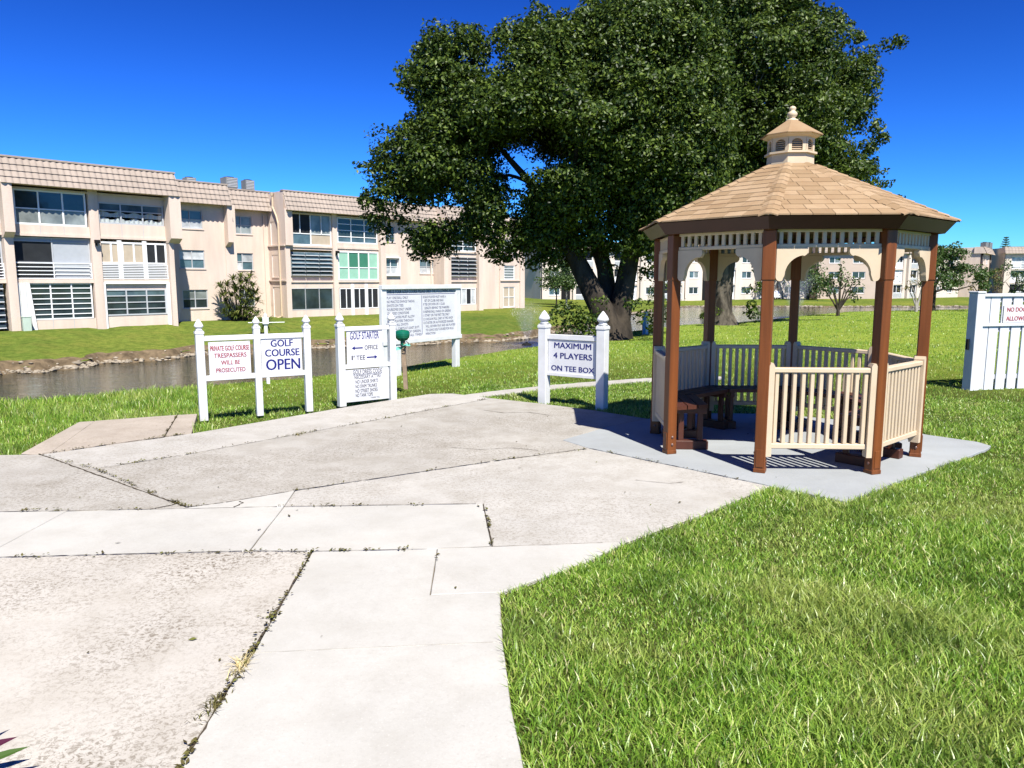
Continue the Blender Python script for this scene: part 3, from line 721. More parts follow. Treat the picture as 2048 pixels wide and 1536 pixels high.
MB().box(4.42, 4.62, .0, .18, GZ, S1 - .1).box(8.15, 8.36, .0, .18, GZ, S1 - .1).box(4.6, 8.2, .01, .17, S1 - .2, S1 - .05).build('surround', 'trimw', B1)
# bay left of A
window(B1, -6.3, -.36, 4.64, 6.5, .16, 4, 2, 'trimw', 'screen', .08); blk(B1, 'spandrel', 'stucco', -6.4, -.34, .1, .2, S2, 4.64)
window(B1, -6.3, -.36, 1.68, 3.95, .3, 3, 2, 'trimg', 'screen', .08); railing(B1, -6.3, -.36, 1.72, 2.5, .1, 6)
window(B1, -6.3, -.5, -1.0, 1.46, .2, 6, 7, 'trimw', 'glass', .05, 25)
# section B (set back 3 m)
hB = [(10.32, 12.05, 5.05, 6.28), (10.33, 12.06, 2.40, 3.63), (10.40, 12.14, -.28, .98)]
holed_wall(B1, 8.6, 14.4, GZ, EA + .1, 3.0, hB, 'stucco')
blk(B1, 'wall', 'stucco', 8.6, 26.9, 6.5, 15, GZ, TP - .15)
for (a0, a1, c0, c1), m_ in zip(hB, (lambda c, r: 'glassw' if r == 0 else 'glassb', lambda c, r: 'glassw' if r == 2 else ('glassb', 'glassw', 'glassb')[r % 3], lambda c, r: ('glass', 'glassg')[r])):
    window(B1, a0, a1, c0, c1, 3.11, 2, 2, 'trimg', m_, .06)
mansard(B1, 8.99, 13.9, EA, TP, 2.4, 3.0)
# fin between B and C, section C (set back 5 m)
MB().prism([(3.0, S2 - .3), (2.45, S2 + .05), (2.45, EA + .05), (5.3, EA + .05), (5.3, S2 - .3)], 13.55, 13.92, Matrix(((0, 1, 0, 0), (1, 0, 0, 0), (0, 0, 1, 0), (0, 0, 0, 1)))).build('pillar', 'stucco', B1)
pill(13.55, 13.85, 2.95, 5.3, GZ, S2 - .3)
hC = [(15.0, 16.68, 4.98, 6.28), (15.0, 16.68, 2.36, 3.6), (15.1, 16.7, -.3, .95)]
holed_wall(B1, 13.8, 18.6, GZ, EA + .1, 5.0, hC, 'stucco')
for (a0, a1, c0, c1), m_ in zip(hC, (lambda c, r: 'glassg', lambda c, r: ('glassw', 'glassb')[(c + r) % 2], 'glass')):
    window(B1, a0, a1, c0, c1, 5.11, 2, 2 if m_ == 'glass' or True else 4, 'trimg', m_, .06)
mansard(B1, 13.9, 18.2, EA, TP, 4.4, 5.0)
downspout(B1, 17.62, GZ, 6.4, 5.0); downspout(B1, 18.02, GZ + 1, 5.6, 5.0)
# return wall between C and D: faces up the facade, so built across (local x = depth)
RT = empty('stair_return', (17.982, 5.0, 0)); RT.parent = B1; RT.rotation_euler = (0, 0, R(-90))
holed_wall(RT, -.05, 2.35, GZ, TP - .1, 0, [(.35, 1.45, 4.15, 5.95), (.4, 1.3, 1.85, 3.5), (.35, 1.5, -1.15, 1.1)], 'stucco', .12)
window(RT, .35, 1.45, 4.15, 5.95, .1, 2, (0, .45, 1), 'trimw', lambda c, r: 'blind' if r == 0 else 'screen', .06)
window(RT, .4, 1.3, 1.85, 3.5, .1, 1, 5, 'trimw', 'glassg', .06)
window(RT, .35, 1.5, -1.15, 1.1, .1, 2, (0, .45, 1), 'trimw', lambda c, r: 'blind' if r == 0 else 'screen', .05)
for z in (S1, S2): MB().box(-.03, 2.4, -.10, -.003, z - .06, z + .03).build('ledge', 'stucco', RT)
MB().tube([(1.05, -.12, TP - .3), (1.05, -.14, 7.0), (1.5, -.12, 6.3), (1.7, -.12, 5.8), (1.72, -.12, GZ + .3), (1.5, -.5, GZ + .12)], .06, 6).lathe([(.1, TP - .3), (.16, TP - .05)], 8, (1.05, -.16)).build('downspout', 'cream', RT)
# section D
def bay_block(s0, s1, y):
    blk(B1, 'wall', 'stucco', s0, s1, y + 1.5, 6.5, GZ, TP - .15)
    for z0, z1 in ((S1 - .14, S1 + .0), (S2 - .1, S2 + .05), (EA - .2, EA - .1)): blk(B1, 'floor_slab', 'stucco', s0, s1, y + .02, y + 1.5, z0, z1)
bay_block(18.05, 26.9, 3)
pill(18.0, 18.42, 2.72, 4.5, GZ, S2); pill(18.0, 18.62, 2.55, 4.5, S2, EA + .1); pill(22.3, 22.72, 2.93, 4.5, GZ, EA); pill(26.75, 27.3, 2.75, 5, GZ, EA + .05)
mansard(B1, 18.1, 27.3, EA, TP, 2.35, 2.95)
window(B1, 18.64, 22.28, 4.24, 6.66, 3.16, 2, (0, .36, 1), 'trimw', lambda c, r: ('glassb' if c == 0 else 'blind') if r == 0 else ('screen' if c == 0 else 'glassg'), .09)
for x in (19.55, 21.4): blk(B1, 'mullion', 'trimw', x - .03, x + .03, 3.08, 3.15, 5.13, 6.6)
window(B1, 22.85, 26.7, 4.55, 6.5, 3.16, 3, 4, 'trimw', lambda c, r: 'glass' if r else 'glassb', .08)
blk(B1, 'spandrel', 'stucco', 22.7, 26.75, 3.1, 3.3, S2, 4.55)
window(B1, 18.66, 22.26, 1.95, 3.72, 3.16, 3, 6, 'trimg', lambda c, r: 'glassb' if r > 1 else 'glass', .06, 32)
blk(B1, 'spandrel', 'stucco', 18.4, 22.3, 3.2, 3.3, S1, 1.95); blk(B1, 'spandrel', 'stucco', 18.4, 26.75, 3.1, 3.3, 3.9, S2 - .08)
window(B1, 22.8, 26.72, 1.62, 3.9, 3.1, 4, (0, .44, 1), 'trimw', lambda c, r: 'greenp' if r == 0 or c in (0, 3) else 'greend', .10)
window(B1, 18.6, 22.26, -.62, 1.02, 3.16, 3, 1, 'trimg', 'glass', .05); blk(B1, 'spandrel', 'stucco', 18.4, 22.3, 3.12, 3.3, GZ, -.62); blk(B1, 'spandrel', 'stucco', 18.4, 26.75, 3.12, 3.3, 1.02, S1 - .14)
for x in (19.82, 21.04): blk(B1, 'panel_joint', 'trimg', x - .015, x + .015, 3.1, 3.12, GZ, S1 - .14)
window(B1, 22.9, 26.7, -.66, 1.0, 3.16, 6, 1, 'trimw', 'screen', .07); blk(B1, 'spandrel', 'stucco', 22.7, 26.75, 3.12, 3.3, GZ, -.66)
for x in (24.1, 25.45): blk(B1, 'mullion', 'trimw', x - .14, x + .14, 3.04, 3.11, GZ, 1.3)
floodlight(B1, 22.55, 3.72, 2.93)
# section E
hE = [(28.3, 29.4, 4.85, 6.15), (28.1, 29.7, 2.1, 3.45), (32.1, 33.75, 2.2, 3.45), (32.1, 33.75, 4.9, 6.1), (28.2, 29.7, -.4, .9), (32.1, 33.7, -.4, .9)]
holed_wall(B1, 26.9, 34.0, GZ, EA + .1, 4.2, hE, 'stucco')
for i, (a0, a1, c0, c1) in enumerate(hE): window(B1, a0, a1, c0, c1, 4.31, 2, 2, 'trimw' if i == 1 else 'trimg', lambda c, r: ('glassw', 'glassb')[r] if i in (1, 2) else 'glass', .06)
MB().box(28.0, 29.8, 4.0, 4.19, 1.98, 2.08).box(28.0, 28.1, 4.0, 4.19, 2.08, 3.5).box(29.7, 29.8, 4.0, 4.19, 2.08, 3.5).box(28.0, 29.8, 4.0, 4.19, 3.5, 3.58).build('surround', 'trimw', B1)
blk(B1, 'wall', 'stucco', 26.9, 34, 6.5, 15, GZ, TP - .15); downspout(B1, 33.4, GZ, 6.4, 4.2)
mansard(B1, 27.31, 34.0, EA, TP, 3.6, 4.2)
# section F
pill(33.7, 34.55, 2.75, 5, GZ, EA); pill(38.05, 38.6, 2.75, 5, GZ, EA + .05)
blk(B1, 'wall', 'stucco', 34, 38.6, 4.5, 14, GZ, TP - .15)
for z0, z1 in ((S1 - .14, S1 + .05), (S2 - .1, S2 + .05), (EA - .2, EA - .1)): blk(B1, 'floor_slab', 'stucco', 34.55, 38.05, 3.02, 4.5, z0, z1)
window(B1, 34.7, 38.0, 4.25, 6.5, 3.16, 2, 5, 'trimw', 'glass', .08); window(B1, 34.65, 38.0, 1.95, 3.7, 3.16, 3, 5, 'trimw', 'screen', .08, 30)
blk(B1, 'spandrel', 'stucco', 34.55, 38.05, 3.2, 3.3, S1, 1.95); blk(B1, 'spandrel', 'stucco', 34.55, 38.05, 3.14, 3.3, 3.72, S2 - .08)
window(B1, 34.9, 37.95, -.62, .9, 3.16, 5, 1, 'trimw', lambda c, r: ('glassw', 'screen')[c % 2], .07); blk(B1, 'spandrel', 'stucco', 34.55, 38.05, 3.12, 3.3, GZ, -.62); blk(B1, 'spandrel', 'stucco', 34.55, 38.05, 3.12, 3.3, .9, S1 - .14)
mansard(B1, 34.01, 38.9, EA, TP, 2.35, 2.95)
# section G and the end stair bay
hG = [(43.8, 45.35, 1.7, 3.1), (43.7, 45.4, -1.1, .96), (43.8, 45.35, 4.3, 5.7)]
holed_wall(B1, 38.6, 46.1, GZ, TP - .2, 5, hG, 'stucco', .14)
for i, (a0, a1, c0, c1) in enumerate(hG): window(B1, a0, a1, c0, c1, 5.1, (1, 2, 1)[i], (5, 2, 5)[i], 'trimw', ('glassg', 'blind', 'glassg')[i], .08)
for z in (S1, S2): MB().box(43.2, 46.12, 4.88, 4.997, z - .06, z + .05).build('ledge', 'stucco', B1)
blk(B1, 'wall', 'stucco', 38.6, 46.8, 5.2, 14, GZ, TP - .2); downspout(B1, 43.1, GZ, 7, 5)
blk(B1, 'stair_tower', 'stucco', 46.1, 46.8, 4.9, 5.19, GZ, 4.0)
# rooftop air conditioners
def ac(x, y, w, label):
    P = B1.matrix_world if False else Matrix.Translation((-27.01, 41.04, 0)) @ Matrix.Rotation(R(47), 4, 'Z')
    p = P @ Vector((x, y, TP + .22)); t = empty('air_conditioner', p, 47, label, 'air conditioner', 'air conditioners on the roofs')
    MB().box(-w, w, -w, w, .1, .85).build('casing', 'ac', t)
    for i in range(6): inst('louvre', unit_box('trimg'), t, (0, -w - .012, .2 + .11 * i), (w * 1.7, .02, .04))
    MB().lathe([(w * .8, .851), (w * .8, .9), (w * .55, .92)], 14).build('fan_grille', 'dark', t)
    MB().box(-w * .9, w * .9, -w * .9, w * .9, -.35, .1).build('curb', 'ac', t)
ac(16.0, 6.8, .46, 'larger dark air conditioner on the flat roof of the peach block'); ac(17.7, 7.2, .36, 'smaller low air conditioner beside the larger one on the peach block roof')
ac(14.0, 9.0, .36, 'air conditioner half hidden behind the roof edge of the peach block')

# far blocks
def far_block(name_label, org, rz, length, levels, bays, wallm, depth=14, roof=True, group=None, rows=4):
    g, fl, ea, tp = levels
    b = empty('apartment_building', org, rz, name_label, 'building', group)
    holes = []; wins = []
    for kind, s, w in bays:
        if kind == 'w':
            for f in range(3): z = g + f * fl + .95; holes.append((s, s + w, z, z + 1.2)); wins.append((s, s + w, z, z + 1.2, f))
        elif kind == 'b': 
            for f in range(3): z = g + f * fl + .08; holes.append((s, s + w, z, z + fl - .3))
    holed_wall(b, 0, length, g - .4, ea, 0, holes, wallm, .35)
    MB().box(0, length, .5, depth, g - .4, tp - .1).build('wall', wallm, b)
    rr = random.Random(int(org[0] * 10))
    for s0, s1, z0, z1, f in wins: window(b, s0, s1, z0, z1, .14, 2, 1, 'trimw', lambda c, r: rr.choice(('glass', 'glass', 'glassb', 'glassg')), .10)
    for kind, s, w in bays:
        if kind == 'b':
            for f in range(3):
                z = g + f * fl + .08; h = fl - .3
                style = rr.choice((0, 1, 2, 2))
                if style == 0: window(b, s, s + w, z, z + h, .3, 3, (0, .45, 1), 'trimw', lambda c, r: ('whiteshut' if r == 0 else rr.choice(('screen', 'glass'))), .12)
                elif style == 1: window(b, s, s + w, z, z + h, .3, 3, 5, 'trimw', lambda c, r: rr.choice(('whiteshut', 'glassw')), .12)
                else:
                    window(b, s, s + w, z + .9, z + h, .3, 2, 1, 'trimw', 'screen', .12); railing(b, s, s + w, z + .1, z + .95, .06, 6, 'trimw', (), .07); MB().box(s, s + w, .2, .3, z, z + .9).build('parapet', 'glassg', b)
        if kind == 'p': MB().box(s, s + w, -.5, .3, g - .4, ea).build('pillar', wallm, b)
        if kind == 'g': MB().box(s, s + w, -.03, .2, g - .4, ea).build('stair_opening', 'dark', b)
        if kind == 'd': downspout(b, s, g, ea, 0, 'fascia')
    if roof: mansard(b, -.3, length + .3, ea, tp, -.55, .1, 'tile', rows, wave=.6)
    return b
WF = (-1.7, 2.72, 6.55, 7.75)
B2 = far_block('long white and peach three storey apartment block behind the big tree and the gazebo', (4.76, 119.6, 0), 90 - 66.5, 68, WF,
   [('w', 1.2, 2.0), ('g', 3.4, 1.6), ('p', 5.3, .5), ('b', 6.0, 3.2), ('w', 10.2, 2.2), ('b', 13.2, 4.5), ('p', 18, .5), ('w', 19.4, 2.0), ('b', 22.4, 4.4), ('d', 27.3, 0), ('w', 28.2, 2.0), ('g', 31, 1.6), ('p', 33, .5), ('b', 34, 4.2), ('w', 39.6, 2.2), ('p', 42.6, .5), ('b', 43.4, 4.0), ('d', 47.9, 0), ('w', 49.6, 2.2), ('w', 53.5, 1.8), ('d', 56.6, 0), ('b', 57.4, 8.6)], 'stucco2')
B3 = far_block('dimmed beige end wall of an apartment block seen through the right side of the gazebo', (55.8, 138.1, 0), 0, 12.6, WF, [('w', 1.9, 2.0), ('w', 6.2, 2.4)], 'stucco_dim', 18)
B3b = far_block('white balcony front of the apartment block beside the right gazebo post', (68.6, 138.0, 0), 32, 24, WF, [('p', .3, .6), ('b', 1.6, 3.0), ('p', 5.4, .8), ('b', 6.8, 2.6), ('w', 11, 1.6), ('w', 15.5, 1.8), ('w', 20, 1.8)], 'stucco2', 14)
B4 = far_block('peach apartment block with a plain side wall behind the white fence', (93.0, 150.0, 0), 52, 13.5, (-1.7, 2.8, 6.9, 8.2), [('b', .6, 2.4), ('w', 5.2, 2.4), ('g', 10.6, 1.6)], 'stucco', 14)
B4b = far_block('apartment block with wide glazed balconies at the far end of the pond', (101.6, 156.5, 0), -12, 26, (-1.7, 2.8, 7.1, 8.4), [('b', 1.2, 5.5), ('p', 7, .4), ('b', 7.8, 5), ('w', 14, 2), ('b', 18, 5)], 'stucco2', 12)
# low shaded carport wall and walkway between the far blocks
CP = empty('carport', (47.5, 142, 0), 0, 'low dark walled carport with pale roof edge between two far apartment blocks', 'carport')
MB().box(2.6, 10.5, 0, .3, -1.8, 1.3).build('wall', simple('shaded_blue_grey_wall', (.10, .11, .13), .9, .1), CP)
MB().box(-2.2, 2.6, -1.5, 1.5, 1.75, 2.05).build('canopy', 'trimw', CP)
for x in (-1.9, .3, 2.3): MB().box(x, x + .2, -1.3, -1.1, -1.9, 1.75).build('post', 'trimw', CP)
for i, (x, lab) in enumerate(((98.0, 'pair of grey air conditioners on the far peach block roof, left unit'), (99.4, 'grey air conditioner on the far peach block roof, right of its twin'), (112.5, 'air conditioner on the roof behind the white fence end'))):
    t = empty('air_conditioner', (x, 158 + i, 7.9), 30, lab, 'air conditioner', 'air conditioners on the roofs')
    MB().box(-.55, .55, -.55, .55, .1, 1.5).build('casing', 'ac', t); MB().lathe([(.4, 1.501), (.4, 1.6)], 10).build('fan_grille', 'dark', t)
# white car by the carport
CR = empty('parked_car', (47.2, 136.5, -1.68), 80, 'white car parked beside the far apartment block behind a gazebo post', 'car')
MB().prism([(-2.1, .3), (-2.1, .75), (-1.95, .9), (-1.2, .98), (-.6, 1.42), (.9, 1.45), (1.7, .98), (2.1, .85), (2.15, .3)], -.85, .85).build('body', 'carw', CR)
MB().prism([(-1.05, .98), (-.55, 1.36), (.85, 1.39), (1.45, .98)], -.862, .862).build('side_window', 'glass', CR)
for x in (-1.3, 1.35):
    for y in (-.86, .86):
        w = MB().ring([[(x + r_ * math.cos(a), y + o, .32 + r_ * math.sin(a)) for a in [2 * math.pi * i / 14 for i in range(14)]] for r_, o in ((.32, -.1), (.34, 0), (.32, .1))]).build('wheel', 'tyre', CR)
        MB().ring([[(x + r_ * math.cos(a), y + o, .32 + r_ * math.sin(a)) for a in [2 * math.pi * i / 12 for i in range(12)]] for r_, o in ((.2, -.12), (.2, .12))]).build('rim', 'trimg', w)
for y in (-.55, .55): MB().box(-2.13, -2.08, y - .18, y + .18, .62, .76).build('headlight', 'trimw', CR)

# ------------------------------------------------------------------ gazebo
GC = Vector((2.61, 7.26)); GR = 1.21; GA0 = -160.5
gz = empty('gazebo', (GC.x, GC.y, .002), 0, 'octagonal brown and cream wooden gazebo with shingled roof and cupola on a grey pad', 'gazebo')
gang = lambda k: R(GA0 + 45 * k)
def gp_(k, r=GR, z=0): return Vector((r * math.cos(gang(k)), r * math.sin(gang(k)), z))
def side_frame(k, r=GR, inset=0):
    """x from post k to post k+1, y outwards-negative, z up"""
    a, b = gp_(k, r), gp_(k + 1, r); x = (b - a).normalized(); y = Vector((-x.y, x.x, 0))
    m = Matrix(((x.x, y.x, 0, a.x), (x.y, y.y, 0, a.y), (0, 0, 1, 0), (0, 0, 0, 1)))
    return m, (b - a).length
posts = []
for k in range(8):
    m = Matrix.Translation(gp_(k)) @ Matrix.Rotation(gang(k), 4, 'Z')
    p = MB().bbox(-.046, .046, -.046, .046, 0, 2.02, .006, m).build('post', 'brown', gz); posts.append(p)
    MB().bbox(-.052, .052, -.052, .052, 1.60, 2.0, .006, m).build('post_sleeve', 'brown', p)
    MB().bbox(-.049, .049, -.049, .049, 0, .035, .004, m).build('base_trim', 'brown', p)
    for z in (.09, .16):
        for s in (-1, 1):
            MB().lathe([(.013, 0), (.013, .006), (.006, .010)], 8).build('bolt', 'bolt', p).matrix_local = m @ Matrix.Translation((0, s * .046, z)) @ Matrix.Rotation(R(-90 * s), 4, 'X')
    MB().bbox(.046, .052, -.03, .03, .05, .20, .002, m).build('foot_plate', 'brown', p)
bal_me = MB().bbox(-.0155, .0155, -.022, .022, 0, 1, .004).mesh('baluster'); bal_me.materials.append(M['cream'])
fr_me = MB().bbox(-.016, .016, -.012, .012, 0, 1, .003).mesh('frieze_slat'); fr_me.materials.append(M['cream'])
def arc(cx, cz, r, a0, a1, n=7): return [(cx + r * math.cos(R(a0 + (a1 - a0) * i / n)), cz + r * math.sin(R(a0 + (a1 - a0) * i / n))) for i in range(n + 1)]
# bracket outline: x away from the post, z from the bottom (0) to the frieze (.27)
BRK = [(.0, .27), (.0, .03)] + arc(.035, .035, .035, 190, 300, 5) + arc(.235, .045, .165, 178, 100, 9) + arc(.205, .245, .045, -70, 30, 5) + [(.25, .27)]
for k in range(8):
    m, L = side_frame(k)
    if k != 0:
        rl = MB().bbox(.05, L - .05, -.035, .035, .845, .885, .006, m).build('railing', 'cream', gz)
        MB().bbox(.05, L - .05, -.026, .026, .205, .25, .006, m).build('bottom_rail', 'cream', rl)
        n = 11
        for i in range(n):
            x = .05 + (L - .10) * (i + .75) / (n + .5); o = inst('baluster', bal_me, rl, (0, 0, 0)); o.matrix_local = m @ Matrix.Translation((x, 0, .25)) @ Matrix.Diagonal((1, 1, .595, 1))
        for x in (.028, L - .075):
            MB().prism([(x, .14), (x + .047, .14), (x + .047, .90), (x + .034, .925), (x + .013, .925), (x, .90)], -.047, .04, m).build('stile', 'cream', rl)
    fz = MB().bbox(.05, L - .05, -.018, .018, 1.862, 1.892, .004, m).build('frieze', 'cream', gz)
    MB().bbox(.05, L - .05, -.016, .016, 1.985, 2.01, .004, m).build('top_rail', 'cream', fz)
    n = 12
    for i in range(n):
        o = inst('slat', fr_me, fz, (0, 0, 0)); o.matrix_local = m @ Matrix.Translation((.05 + (L - .1) * (i + .5) / n, 0, 1.89)) @ Matrix.Diagonal((1, 1, .10, 1))
    for f in (0, 1):
        pol = [(x + .05, z + 1.592) for x, z in BRK] if f == 0 else [(L - .05 - x, z + 1.592) for x, z in BRK]
        MB().prism(pol, -.022, .022, m).build('bracket', 'cream', gz)
    # header beam, fascia and soffit
    MB().bbox(0, L, .025, .06, 1.985, 2.03, .004, m).build('header_beam', 'fascia', gz)
RE, ZE, RT_, ZT = 1.425, 2.105, .235, 2.655
def oct_quad(b, k, r0, z0, r1, z1, t=.02):
    a, c = gp_(k, r0, z0), gp_(k + 1, r0, z0); d, e = gp_(k + 1, r1, z1), gp_(k, r1, z1); a2, c2 = gp_(k, r0 - t, z0), gp_(k + 1, r0 - t, z0); d2, e2 = gp_(k + 1, r1 - t, z1), gp_(k, r1 - t, z1)
    b.add([a, c, d, e, a2, c2, d2, e2], [(0, 1, 2, 3), (7, 6, 5, 4), (0, 4, 5, 1), (1, 5, 6, 2), (2, 6, 7, 3), (3, 7, 4, 0)])
for k in range(8):
    b = MB(); oct_quad(b, k, 1.315, 2.005, 1.395, 2.10, .022); b.build('fascia_board', 'fascia', gz)
    b = MB(); a, c, d, e = gp_(k, 1.30, 2.035), gp_(k + 1, 1.30, 2.035), gp_(k + 1, .9, 2.10), gp_(k, .9, 2.10)
    b.add([a, c, d, e], [(0, 1, 2, 3)]).build('soffit', 'fascia', gz)
roof = MB().ring([[gp_(k, r, z) for k in range(8)] for r, z in ((RE - .06, ZE - .025), (RE - .05, ZE), (RT_, ZT), (RT_ - .05, ZT - .05))]).build('roof', 'fascia', gz)
ROWS = 12
def shingles(k, one_mesh):
    mid = (gp_(k, 1) + gp_(k + 1, 1)) / 2; out = Vector((mid.x, mid.y, 0)).normalized(); ax = Vector((-out.y, out.x, 0)); ap = math.cos(R(22.5))
    J = MB()
    for r in range(ROWS):
        t0, t1 = r / ROWS, (r + 1.12) / ROWS; t1 = min(t1, 1.0)
        def P(u, t, lift):
            rr = (RE + (RT_ - RE) * t) * ap; z = ZE + (ZT - ZE) * t; return out * rr + ax * u + Vector((0, 0, z + lift))
        hw = lambda t: (RE + (RT_ - RE) * t) * math.sin(R(22.5))
        W0, W1 = hw(t0), hw(t1); tab = .172; off = (r % 2) * .5 * tab + .03 * math.sin(r * 2.1)
        cuts = [-W0] + [u for u in (-W0 - tab + off + tab * i for i in range(30)) if -W0 + .03 < u < W0 - .03] + [W0]
        for i in range(len(cuts) - 1):
            a, c = cuts[i] + .0022, cuts[i + 1] - .0022
            a1, c1 = max(a, -W1), min(c, W1)
            if i == 0: a1 = -W1 if W1 < abs(cuts[i]) else a1
            if c1 - a1 < .012:
                mm = max(-W1, min(W1, (a + c) / 2)); a1, c1 = mm - .005, mm + .005
            j = .0015 * random.random(); h = .011 + j
            vs = [P(a, t0, h), P(c, t0, h), P(c1, t1, .004 + j), P(a1, t1, .004 + j), P(a, t0, .0), P(c, t0, .0), P(c1, t1, -.001), P(a1, t1, -.001)]
            fs = [(0, 1, 2, 3), (0, 4, 5, 1), (1, 5, 6, 2), (3, 7, 4, 0)]
            (J if one_mesh else MB()).add(vs, fs) if one_mesh else MB().add(vs, fs).build('shingle', 'shingle', roof)
    if one_mesh: return J
rest = MB()
for k in range(8):
    if k in (0, 1, 2, 7): shingles(k, False)
    else:
        J = shingles(k, True); rest.add(J.v, J.f)
tag(rest.build('shingle_course', 'shingle', roof), kind='stuff')
for k in range(8):
    d0 = gp_(k, RE, ZE + .008); d1 = gp_(k, RT_, ZT + .008); dd = (d1 - d0)
    tg = Vector((-math.sin(gang(k)), math.cos(gang(k)), 0)); J = MB(); n = 13
    for i in range(n):
        t0, t1 = i / n, min(1, (i + 1.15) / n); w = .075 - .02 * t0; vs = []
        for t, lift in ((t0, .013), (t1, .005)):
            c = d0 + dd * t
            for s, dz in ((-1, -.021), (-.3, -.003), (.3, -.003), (1, -.021)): vs.append(c + tg * (w * s) + Vector((0, 0, lift + dz)))
        vs += [v - Vector((0, 0, .011)) for v in vs[:4]]
        f = [(0, 1, 5, 4), (1, 2, 6, 5), (2, 3, 7, 6), (8, 9, 1, 0), (9, 10, 2, 1), (10, 11, 3, 2)]
        if k in (0, 1, 2, 3): MB().add(vs, f).build('hip_shingle', 'shingle', roof)
        else: J.add(vs, f)
    if J.v: tag(J.build('hip_shingle_row', 'shingle', roof), kind='stuff')
# cupola
cu = MB().ring([[gp_(k, r, z) for k in range(8)] for r, z in ((.215, 2.60), (.208, 2.752))]).build('cupola', 'cream', gz)
MB().ring([[gp_(k, r, z) for k in range(8)] for r, z in ((.21, 2.752), (.235, 2.756), (.235, 2.774), (.2, 2.78))]).build('sill_moulding', 'cream', cu)
MB().ring([[gp_(k, r, z) for k in range(8)] for r, z in ((.165, 2.77), (.165, 2.92))]).build('core', 'dark', cu)
MB().ring([[gp_(k, r, z) for k in range(8)] for r, z in ((.20, 2.897), (.245, 2.912), (.265, 2.93), (.18, 2.94))]).build('cornice', 'cream', cu)
for k in range(8):
    m, L = side_frame(k, .205); h0, h1 = 2.779, 2.905; w = .03; zc = 2.852
    B = MB(); ar = [(w, h0)] + [(L / 2 + (L / 2 - w) * math.cos(R(180 - 180 * i / 8)), zc + (L / 2 - w) * .62 * math.sin(R(180 * i / 8))) for i in range(9)] + [(L - w, h0)]
    ou = [(0, h0)] + [(L * i / 8, h1) for i in range(9)] + [(L, h0)]
    n = len(ar)
    vs = [m @ Vector((x, -.004, z)) for x, z in ou] + [m @ Vector((x, -.004, z)) for x, z in ar] + [m @ Vector((x, .014, z)) for x, z in ar]
    B.add(vs, [(i, i + 1, i + 1 + n, i + n) for i in range(n - 1)] + [(i + n, i + 1 + n, i + 1 + 2 * n, i + 2 * n) for i in range(n - 1)])
    B.build('arched_panel', 'cream', cu)
    for i in range(6):
        z = h0 + .012 + .019 * i; ww = w if z < zc else w + (L / 2 - w) * (1 - math.sqrt(max(0, 1 - ((z - zc) / ((L / 2 - w) * .62)) ** 2)))
        if L - 2 * ww > .01: MB().add([m @ Vector(p) for p in ((ww, .006, z), (L - ww, .006, z), (L - ww, .024, z + .013), (ww, .024, z + .013), (ww, .008, z - .004), (L - ww, .008, z - .004))], [(0, 1, 2, 3), (4, 5, 1, 0)]).build('louvre', 'louvre', cu)
cr = MB().ring([[gp_(k, r, z) for k in range(8)] for r, z in ((.278, 2.925), (.278, 2.933), (.05, 3.075))]).build('cupola_roof', 'shingle', cu)
FIN = [(.055, 3.062), (.055, 3.08), (.032, 3.088), (.028, 3.10), (.042, 3.112), (.046, 3.135), (.036, 3.15), (.022, 3.158), (.030, 3.172), (.032, 3.185), (.022, 3.198), (.004, 3.206)]
MB().lathe(FIN, 14).build('finial', 'cream', cu, smooth=True)
# benches inside the gazebo
blab = {7: 'brown wooden bench inside the gazebo against its left railing by the entrance', 6: 'brown wooden bench in the back left corner of the gazebo', 5: 'brown wooden bench across the back of the gazebo, left half', 4: 'brown wooden bench across the back of the gazebo, right half', 3: 'brown wooden bench in the back right corner of the gazebo', 2: 'brown wooden bench on trestle feet beside the front right railing'}
for k, lab in blab.items():
    m, L = side_frame(k); c = m @ Vector((L / 2, .2, 0)); bt = empty('bench', (GC.x + c.x, GC.y + c.y, .002), math.degrees(math.atan2(m[1][0], m[0][0])), lab, 'bench', 'benches inside the gazebo')
    for i in range(3):
        y0 = -.13 + .105 * i; tr = (y0 + .2) * math.tan(R(22.5)); hw_ = L / 2 - tr - .01
        MB().prism([(-hw_, -.0), (hw_, 0), (hw_ - .04, .04), (-hw_ + .04, .04)], 0, .0).v
        b = MB(); q = (y0 + .295) * math.tan(R(22.5)); h2 = L / 2 - q - .01
        b.add([(-hw_, y0, .40), (hw_, y0, .40), (h2, y0 + .095, .40), (-h2, y0 + .095, .40), (-hw_, y0, .436), (hw_, y0, .436), (h2, y0 + .095, .436), (-h2, y0 + .095, .436)], [(3, 2, 1, 0), (4, 5, 6, 7), (0, 1, 5, 4), (1, 2, 6, 5), (2, 3, 7, 6), (3, 0, 4, 7)])
        b.build('seat_plank', 'bench', bt)
    for s in (-1, 1):
        x = s * (L / 2 - .20)
        lg = MB().bbox(x - .02, x + .02, -.09, -.04, .03, .40, .004).bbox(x - .02, x + .02, .09, .14, .03, .40, .004).build('leg', 'bench', bt)
        MB().bbox(x - .045, x + .045, -.155, .19, 0, .085, .005).build('foot', 'bench', lg)
        MB().bbox(x - .022, x + .022, -.12, .17, .345, .40, .004).build('bearer', 'bench', lg)

